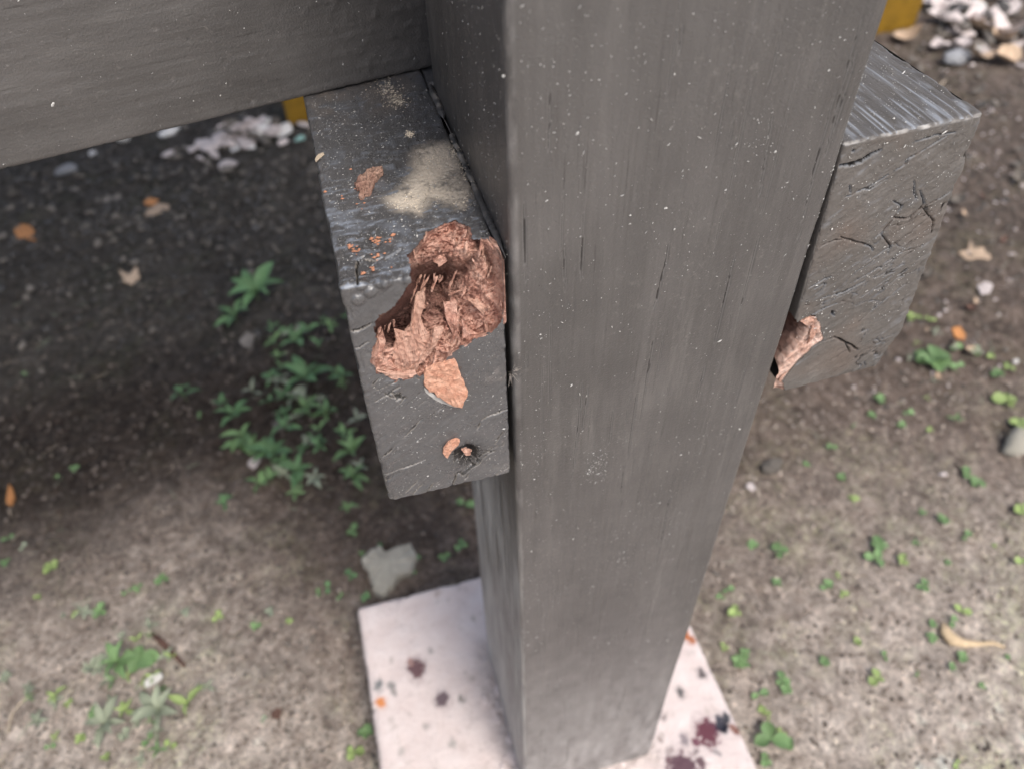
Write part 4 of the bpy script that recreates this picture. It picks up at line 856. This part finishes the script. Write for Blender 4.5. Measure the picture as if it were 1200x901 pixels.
sticks('plant_litter', 300, [(0, 560, 420, 900), (820, 500, 1200, 900), (0, 300, 380, 600), (1000, 100, 1200, 500)], (.006, .026), (.00015, .00045), ['straw', 'straw', 'twig', 'leaf_grey'], 2, 'dry straws and rootlets strewn over the soil')

# ---------------------------------------------------------------- litter pieces (things)
def litter(name, px, mat, label, cat, h=.002, thick=.0012, rough=.0008, curl=.0):
    c = G(sum(q[0] for q in px)/len(px), sum(q[1] for q in px)/len(px)); z0 = gz(c[0], c[1])+h
    o = slab(name, px, lambda x, y: onZ(x, y, z0), 0, M[mat], None, (curl, 0), int(px[0][0]), 0, thick=thick, rough=rough); return tag(o, label, cat)
litter('dry_leaf', [(16, 270), (22, 263), (34, 264), (43, 272), (38, 277), (42, 282), (30, 281), (20, 279)], 'leaf_orange', 'dry orange leaf on dark ground at the far left', 'leaf')
litter('dry_leaf', [(169, 253), (172, 246), (184, 239), (198, 240), (198, 246), (186, 250), (178, 254)], 'leaf_dry', 'pale oval leaf on the dark ground below the cross rail', 'leaf')
litter('dry_leaf', [(120, 232), (138, 227), (143, 231), (130, 236), (119, 237)], 'stone_mid', 'thin dull grey leaf on the dark ground below the rail', 'leaf')
litter('dry_leaf', [(139, 316), (150, 323), (160, 312), (164, 325), (155, 334), (146, 331)], 'leaf_dry', 'crumpled beige leaf on dark earth at the left', 'leaf')
litter('dry_leaf', [(168, 237), (176, 232), (186, 234), (180, 240), (171, 241)], 'leaf_orange', 'reddish leaf scrap touching the pale oval leaf', 'leaf')
litter('seed_pod', [(8, 578), (10, 566), (14, 570), (17, 583), (14, 591), (8, 590)], 'leaf_orange', 'small orange seed pod at the left picture edge', 'seed pod', .003, .003)
litter('dry_leaf', [(1123, 297), (1134, 293), (1137, 281), (1142, 291), (1152, 290), (1163, 298), (1160, 304), (1146, 303), (1135, 305)], 'leaf_dry', 'beige lobed leaf right of the cracked beam', 'leaf')
litter('dry_leaf', [(1145, 336), (1152, 328), (1164, 334), (1160, 344), (1150, 345)], 'stone_pale', 'pale crumpled leaf below the beige lobed leaf', 'leaf')
litter('dry_leaf', [(1115, 385), (1125, 382), (1132, 392), (1130, 400), (1120, 396)], 'leaf_orange', 'orange brown leaf scrap under the cracked beam', 'leaf')
litter('dry_leaf', [(318, 834), (324, 828), (330, 832), (327, 842), (319, 842)], 'twig', 'small brown leaf scrap on sandy soil at lower left', 'leaf')
litter('dry_leaf', [(280, 400), (290, 388), (298, 392), (296, 405), (286, 408)], 'stone_mid', 'dull pink leaf scrap near the topmost left weed', 'leaf')
tag(litter('stone', [(423, 656), (433, 645), (443, 638), (452, 646), (466, 640), (481, 636), (489, 652), (482, 670), (466, 676), (460, 686), (450, 697), (438, 692), (432, 672)], 'stone_olive', 'jagged pale grey stone just behind the plinth corner', 'stone', .010, .011, .0016))
def tube(name, pts, rads, mat, seg=8, parent=None):
    V = []; Fs = []; P = [np.array(p, float) for p in pts]; n = len(P)
    for i in range(n):
        d = P[min(i+1, n-1)]-P[max(i-1, 0)]; d /= np.linalg.norm(d); a = np.cross(d, ez); a /= np.linalg.norm(a)+1e-9; b = np.cross(d, a)
        for j in range(seg): t = 6.283*j/seg; V.append(P[i]+(a*math.cos(t)+b*math.sin(t)*.6)*rads[i]*(1+.15*math.sin(5*t+i)))
    for i in range(n-1):
        for j in range(seg): Fs.append([i*seg+j, i*seg+(j+1) % seg, (i+1)*seg+(j+1) % seg, (i+1)*seg+j])
    Fs.append(list(range(seg))[::-1]); Fs.append([(n-1)*seg+j for j in range(seg)])
    return mesh_np(name, V, Fs, M[mat], parent, True)
def gpath(px, h=.002): return [np.array([*(lambda p: (p[0], p[1], gz(p[0], p[1])+h))(G(*q))]) for q in px]
tag(tube('curled_husk', gpath([(1104, 731), (1107, 743), (1115, 751), (1127, 755), (1145, 756), (1162, 755), (1176, 760)], .004), [.002, .0065, .0075, .005, .003, .0025, .001], 'husk'), 'curled straw coloured husk on the pale soil at the right', 'husk')
tag(tube('twig', gpath([(178, 742), (190, 752), (203, 765), (218, 782)]), [.002, .0035, .003, .0015], 'twig'), 'short dark reddish twig beside the lower left weeds', 'twig')
tag(tube('twig', gpath([(1072, 130), (1085, 122), (1096, 110), (1106, 100)], .012), [.002, .0028, .0025, .0018], 'straw'), 'pale stick standing in green growth behind the right beam', 'twig')
tag(tube('twig', gpath([(10, 860), (14, 838), (26, 822), (40, 812)]), [.0008, .0012, .0012, .0008], 'straw'), 'pale curved rootlet at the lower left edge', 'twig')
tag(tube('twig', gpath([(403, 780), (404, 810), (402, 850)]), [.0005, .0005, .0004], 'straw'), 'thin pale straw lying left of the plinth', 'twig')

# ---------------------------------------------------------------- weeds
def leaf_mesh(name, kind, mat):
    V = []; Fs = []
    if kind == 'point': prof = [(0, .03), (.15, .10), (.35, .17), (.55, .165), (.75, .11), (.9, .05), (1, .004)]; bend = .28
    else: prof = [(0, .03), (.12, .12), (.28, .34), (.5, .44), (.7, .42), (.87, .28), (1, .05)]; bend = .10
    for t, w in prof:
        z = bend*math.sin(t*2.0)-bend*.9*t*t
        V += [(t, -w, z+w*.35), (t, -w*.5, z+w*.08), (t, 0, z), (t, w*.5, z+w*.08), (t, w, z+w*.35)]
    for i in range(len(prof)-1):
        for j in range(4): Fs.append([i*5+j, i*5+5+j, i*5+6+j, i*5+1+j])
    me = bpy.data.meshes.new(name); me.from_pydata(V, [], Fs); me.polygons.foreach_set('use_smooth', [True]*len(Fs)); me.materials.append(M[mat]); return me
LM = {(k, m): leaf_mesh('leaf', k, m) for k in ('point', 'round') for m in ('leaf', 'leaf_blue', 'leaf_lime', 'leaf_grey')}
def stem_me():
    V = []; Fs = []
    for i in range(3):
        for j in range(4): t = 1.571*j; V.append((math.cos(t)*.05*(1-.3*i), math.sin(t)*.05*(1-.3*i), i*.5-.1))
    for i in range(2):
        for j in range(4): Fs.append([i*4+j, i*4+(j+1) % 4, i*4+4+(j+1) % 4, i*4+4+j])
    me = bpy.data.meshes.new('stem'); me.from_pydata(V, [], Fs); me.materials.append(M['stem']); return me
STEM = stem_me()
def plant(px, py, rpx, kind, mat, n, label, group, seed, up=.35, name='weed'):
    r = random.Random(seed); p = G(px, py); s = rpx/F*np.linalg.norm(p-CAM); h = s*up
    o = empty(name, (p[0], p[1], gz(p[0], p[1]))); tag(o, label, 'weed', group); o['leafmat'] = M[mat].name; o['leaves'] = n
    st = bpy.data.objects.new('stem', STEM); COL.objects.link(st); st.parent = o; st.scale = (s*.6, s*.6, h)
    a0 = r.uniform(0, 6.28)
    for i in range(n):
        lf = bpy.data.objects.new('leaf', LM[(kind, mat)]); COL.objects.link(lf); lf.parent = o; l = s*r.uniform(.65, 1.1)
        tier = i/n; lf.scale = (l, l*r.uniform(.8, 1.2), l); lf.location = (0, 0, h*r.uniform(.5, 1.0))
        lf.rotation_euler = (r.uniform(-.3, .3), r.uniform(-.65, .05) if kind == 'point' else r.uniform(-.3, .1), a0+6.283*i/n+r.uniform(-.4, .4))
    return o
sd0 = 100
def batch(lst, kind, mats, n, label, group, up=.35):
    global sd0
    for q in lst:
        sd0 += 1; rr = random.Random(sd0); nn = rr.choice(n); plant(q[0], q[1], q[2]*rr.uniform(.55, .95), kind, rr.choice(mats), nn, label, group, sd0, up)
# left clump, one by one
for px, py, rp, kd, mt, n_, lb in [(303, 352, 40, 'point', 'leaf_blue', 7, 'large pointed-leaf weed at the top of the left clump'), (278, 378, 26, 'point', 'leaf_blue', 5, 'pointed-leaf weed left below the topmost one'), (350, 405, 26, 'point', 'leaf_blue', 5, 'pointed-leaf weed on bare dark earth right of the clump'),
                           (361, 450, 34, 'point', 'leaf_blue', 6, 'upright narrow-leaf weed in the clump centre'), (330, 452, 22, 'point', 'leaf_grey', 5, 'dull grey-green sprig left of the narrow-leaf weed'), (360, 485, 24, 'point', 'leaf', 5, 'bright narrow-leaf weed right of the pinkish stone'), (382, 487, 16, 'point', 'leaf', 4, 'small bright weed at the clump right side'),
                           (277, 490, 22, 'point', 'leaf_blue', 6, 'dense pointed weed left of the pinkish stone'), (283, 528, 22, 'point', 'leaf', 6, 'dense pointed weed above the small pale stone'), (322, 540, 36, 'point', 'leaf_blue', 7, 'wide spreading weed below the pinkish stone'), (350, 556, 28, 'point', 'leaf_blue', 6, 'trailing narrow-leaf weed at the clump lower right'),
                           (307, 570, 20, 'point', 'leaf', 5, 'small pointed weed at the foot of the clump'), (413, 533, 24, 'point', 'leaf', 5, 'bright weed close to the left beam corner'), (416, 562, 24, 'point', 'leaf', 6, 'bright weed directly under the left beam corner'), (345, 470, 20, 'point', 'leaf_grey', 4, 'small dull weed hugging the pinkish stone'),
                           (141, 778, 26, 'point', 'leaf', 6, 'upright bright weed of the lower left patch'), (165, 775, 20, 'round', 'leaf', 5, 'broad-leaf weed touching the reddish twig'), (222, 826, 24, 'point', 'leaf_lime', 3, 'two-leaved lime seedling right of the lower left patch'), (190, 835, 34, 'point', 'leaf_grey', 7, 'pale grey-green sprawling weed of the lower left patch'),
                           (125, 850, 26, 'point', 'leaf_grey', 6, 'faded grey weed at the lower left'), (1090, 425, 19, 'round', 'leaf', 9, 'bright clover-like weed below the cracked beam'), (901, 868, 19, 'round', 'leaf', 3, 'round-leaved seedling beside the plinth right edge'), (1066, 118, 30, 'point', 'leaf_blue', 7, 'dark green plant behind the right beam edge')]:
    sd0 += 1; plant(px, py, rp, kd, mt, n_, lb, None, sd0)
left_small = [(62, 665, 15), (190, 680, 10), (162, 690, 12), (150, 695, 9), (90, 720, 8), (118, 718, 12), (75, 722, 7), (112, 835, 13), (146, 862, 11), (176, 868, 12), (201, 873, 10), (80, 827, 9), (218, 718, 7), (258, 724, 10), (300, 735, 9), (316, 718, 8), (340, 729, 9), (10, 795, 10), (35, 810, 8), (60, 875, 8), (125, 888, 9), (415, 882, 16), (430, 860, 10), (12, 632, 8), (28, 642, 9), (9, 660, 7), (310, 843, 6), (120, 775, 10), (95, 865, 7), (45, 700, 7)]
mid_small = [(217, 455, 8), (234, 487, 10), (88, 550, 8), (66, 560, 7), (30, 440, 8), (415, 624, 12), (412, 676, 13), (385, 690, 10), (400, 700, 9), (374, 695, 7), (425, 650, 10), (545, 592, 14), (540, 640, 14), (522, 655, 12), (487, 655, 10), (484, 672, 9), (430, 700, 12), (445, 640, 8)]
right_small = [(1120, 433, 13), (1070, 375, 12), (1021, 487, 10), (1063, 485, 10), (1176, 473, 14), (1130, 556, 9), (1145, 568, 11), (1028, 640, 12), (1023, 656, 14), (1103, 610, 10), (1073, 637, 9), (1057, 658, 9), (1130, 630, 9), (1197, 600, 12), (973, 525, 8), (1030, 470, 9), (970, 686, 9), (1193, 500, 12), (1166, 440, 10), (1118, 412, 12), (1160, 420, 10), (1180, 432, 9), (1142, 415, 9), (1055, 500, 7), (1090, 505, 7), (1000, 500, 7),
               (852, 692, 13), (910, 684, 11), (913, 648, 13), (861, 718, 11), (844, 700, 9), (864, 776, 11), (888, 814, 12), (894, 833, 11), (900, 840, 8), (915, 798, 10), (921, 808, 10), (921, 872, 11), (966, 775, 10), (1035, 770, 9), (1026, 797, 12), (1114, 784, 8), (1114, 729, 12), (1125, 718, 10), (1090, 748, 9), (1092, 733, 8), (1195, 659, 9), (1127, 771, 7), (848, 759, 8), (1004, 752, 8), (988, 697, 8), (981, 675, 8), (968, 690, 8), (896, 893, 12), (1121, 896, 8), (1080, 687, 9), (872, 766, 11), (870, 780, 10), (1075, 790, 6), (1150, 805, 6), (1180, 770, 6), (1165, 640, 6), (1080, 600, 7), (1110, 660, 6), (880, 640, 9), (985, 560, 8), (1000, 585, 7), (945, 545, 7)]
rt = random.Random(44)
tufts = [(rt.gauss(345, 42), rt.gauss(485, 62), rt.uniform(13, 26)) for _ in range(58)]
tufts = [q for q in tufts if q[0] < 425 and q[1] > 335]
batch(tufts, 'point', ['leaf_blue', 'leaf', 'leaf_blue', 'leaf_grey'], (3, 4, 5), 'narrow-leaved sprig in the weeds left of the beam', 'narrow-leaved sprigs in the left weeds', .6)
tuft2 = [(rt.gauss(155, 50), rt.gauss(805, 42), rt.uniform(8, 18)) for _ in range(40)]+[(rt.gauss(1110, 45), rt.gauss(430, 26), rt.uniform(6, 12)) for _ in range(16)]
batch([q for q in tuft2 if q[1] < 895], 'point', ['leaf_grey', 'leaf_grey', 'leaf', 'leaf_lime'], (3, 4, 5), 'short pale sprig on the bare soil', 'short pale sprigs on the soil', .6)
batch(left_small, 'round', ['leaf', 'leaf', 'leaf_lime', 'leaf_grey'], (2, 3, 4), 'tiny round-leaved seedling on the pale soil at the lower left', 'tiny seedlings at the lower left', .5)
batch(mid_small, 'round', ['leaf', 'leaf', 'leaf_blue'], (2, 3, 4), 'tiny seedling on the brown earth between left edge and plinth', 'tiny seedlings behind the plinth', .5)
batch(right_small, 'round', ['leaf', 'leaf', 'leaf', 'leaf_lime'], (2, 3, 4, 5), 'tiny bright seedling on the soil right of the post', 'tiny seedlings right of the post', .5)
plant(915, 860, 8, 'round', 'leaf_lime', 3, 'yellow-green seedling next to the round-leaved seedling', None, 900)

# ---------------------------------------------------------------- labels that single out each stone and seedling
LAND = [((460, 667), 'the jagged grey stone'), ((1190, 520), 'the flat grey-white stone'), ((298, 545), 'the small pale stone in the weeds'), ((180, 800), 'the whitish lump'), ((82, 203), 'the bluish white stone'), ((1120, 72), 'the wide flat grey stone'), ((353, 165), 'the pale teal shard by the beam'),
        ((28, 272), 'the dry orange leaf'), ((183, 245), 'the pale oval leaf'), ((150, 322), 'the crumpled beige leaf'), ((10, 580), 'the orange seed pod'), ((1145, 295), 'the beige lobed leaf'), ((1158, 338), 'the pale crumpled leaf'), ((1124, 392), 'the orange brown leaf scrap'), ((1130, 750), 'the curled husk'),
        ((200, 762), 'the dark reddish twig'), ((25, 835), 'the pale curved rootlet'), ((305, 352), 'the topmost pointed-leaf weed'), ((414, 545), 'the weeds under the beam corner'), ((1090, 425), 'the clover-like weed'), ((901, 868), 'the round-leaved seedling'), ((222, 826), 'the two-leaved lime seedling'),
        ((418, 712), 'the plinth back corner'), ((850, 815), 'the plinth right edge'), ((1067, 10), 'the yellow board end'), ((1149, 144), 'the upper corner of the right beam'), ((1040, 430), 'the foot of the right beam'), ((345, 130), 'the yellow board left end'), ((860, 560), 'the post right edge')]
ORD = ['nearest', 'second', 'third', 'fourth', 'fifth', 'sixth', 'seventh', 'eighth', 'ninth', 'tenth', 'eleventh', 'twelfth', 'thirteenth', 'fourteenth', 'fifteenth', 'sixteenth', 'seventeenth', 'eighteenth', 'nineteenth', 'twentieth', '21st', '22nd', '23rd', '24th', '25th', '26th', '27th', '28th', '29th', '30th', '31st', '32nd', '33rd', '34th', '35th', '36th', '37th', '38th', '39th', '40th']
def px_of(o):
    d = RM.T@(np.array(o.location)-CAM); return CX+F*d[0]/d[2], CY+F*d[1]/d[2]
NOUN = {'stone': 'stone', 'weed': 'seedling', 'leaf': 'dry leaf scrap'}
cells = {}
for o in [o for o in COL.objects if o.parent is None and o.get('group') and o.get('category') in NOUN]:
    x, y = px_of(o); best = min(LAND, key=lambda l: math.hypot(x-l[0][0], y-l[0][1])); dx, dy = x-best[0][0], y-best[0][1]
    side = ('right of' if dx > 0 else 'left of') if abs(dx) > abs(dy) else ('below' if dy > 0 else 'above')
    if o['category'] == 'leaf': w = {'pale_pinkish_stone': 'pinkish', 'dry_beige_leaf': 'beige', 'brown_grey_stone': 'greyish', 'brown_twig': 'dark brown'}[o.data.materials[0].name]
    elif o['category'] == 'stone':
        n_ = o.data.materials[0].name; w = {'pale_pinkish_stone': 'pinkish pale', 'white_stone': 'white', 'brown_grey_stone': 'brown-grey', 'dark_grey_stone': 'dark grey'}.get(n_, 'grey')
    else:
        lv = [c for c in COL.objects if False]; n_ = o['leafmat']; w = {'seedling_leaf': 'bright green', 'weed_leaf_cool_green': 'deep green', 'yellow_green_leaf': 'lime green', 'pale_grey_green_leaf': 'grey-green'}[n_]+' '+{2: 'two', 3: 'three', 4: 'four', 5: 'five'}[o['leaves']]+'-leaved'
    cells.setdefault((w, o['category'], side, best[1]), []).append((math.hypot(dx, dy), o))
for (w, c, side, land), L in cells.items():
    L.sort(key=lambda t: t[0])
    for i, (d, o) in enumerate(L):
        if len(L) == 1: o['label'] = f'{w} {NOUN[c]} {side} {land}'
        else: o['label'] = f'{w} {NOUN[c]} {side} {land}, ' + ('nearest to it' if i == 0 else ('farthest from it' if i == len(L)-1 else f'{ORD[min(i, 39)]} nearest to it'))
for o in COL.objects:
    for k in ('leafmat', 'leaves'):
        if k in o.keys(): del o[k]
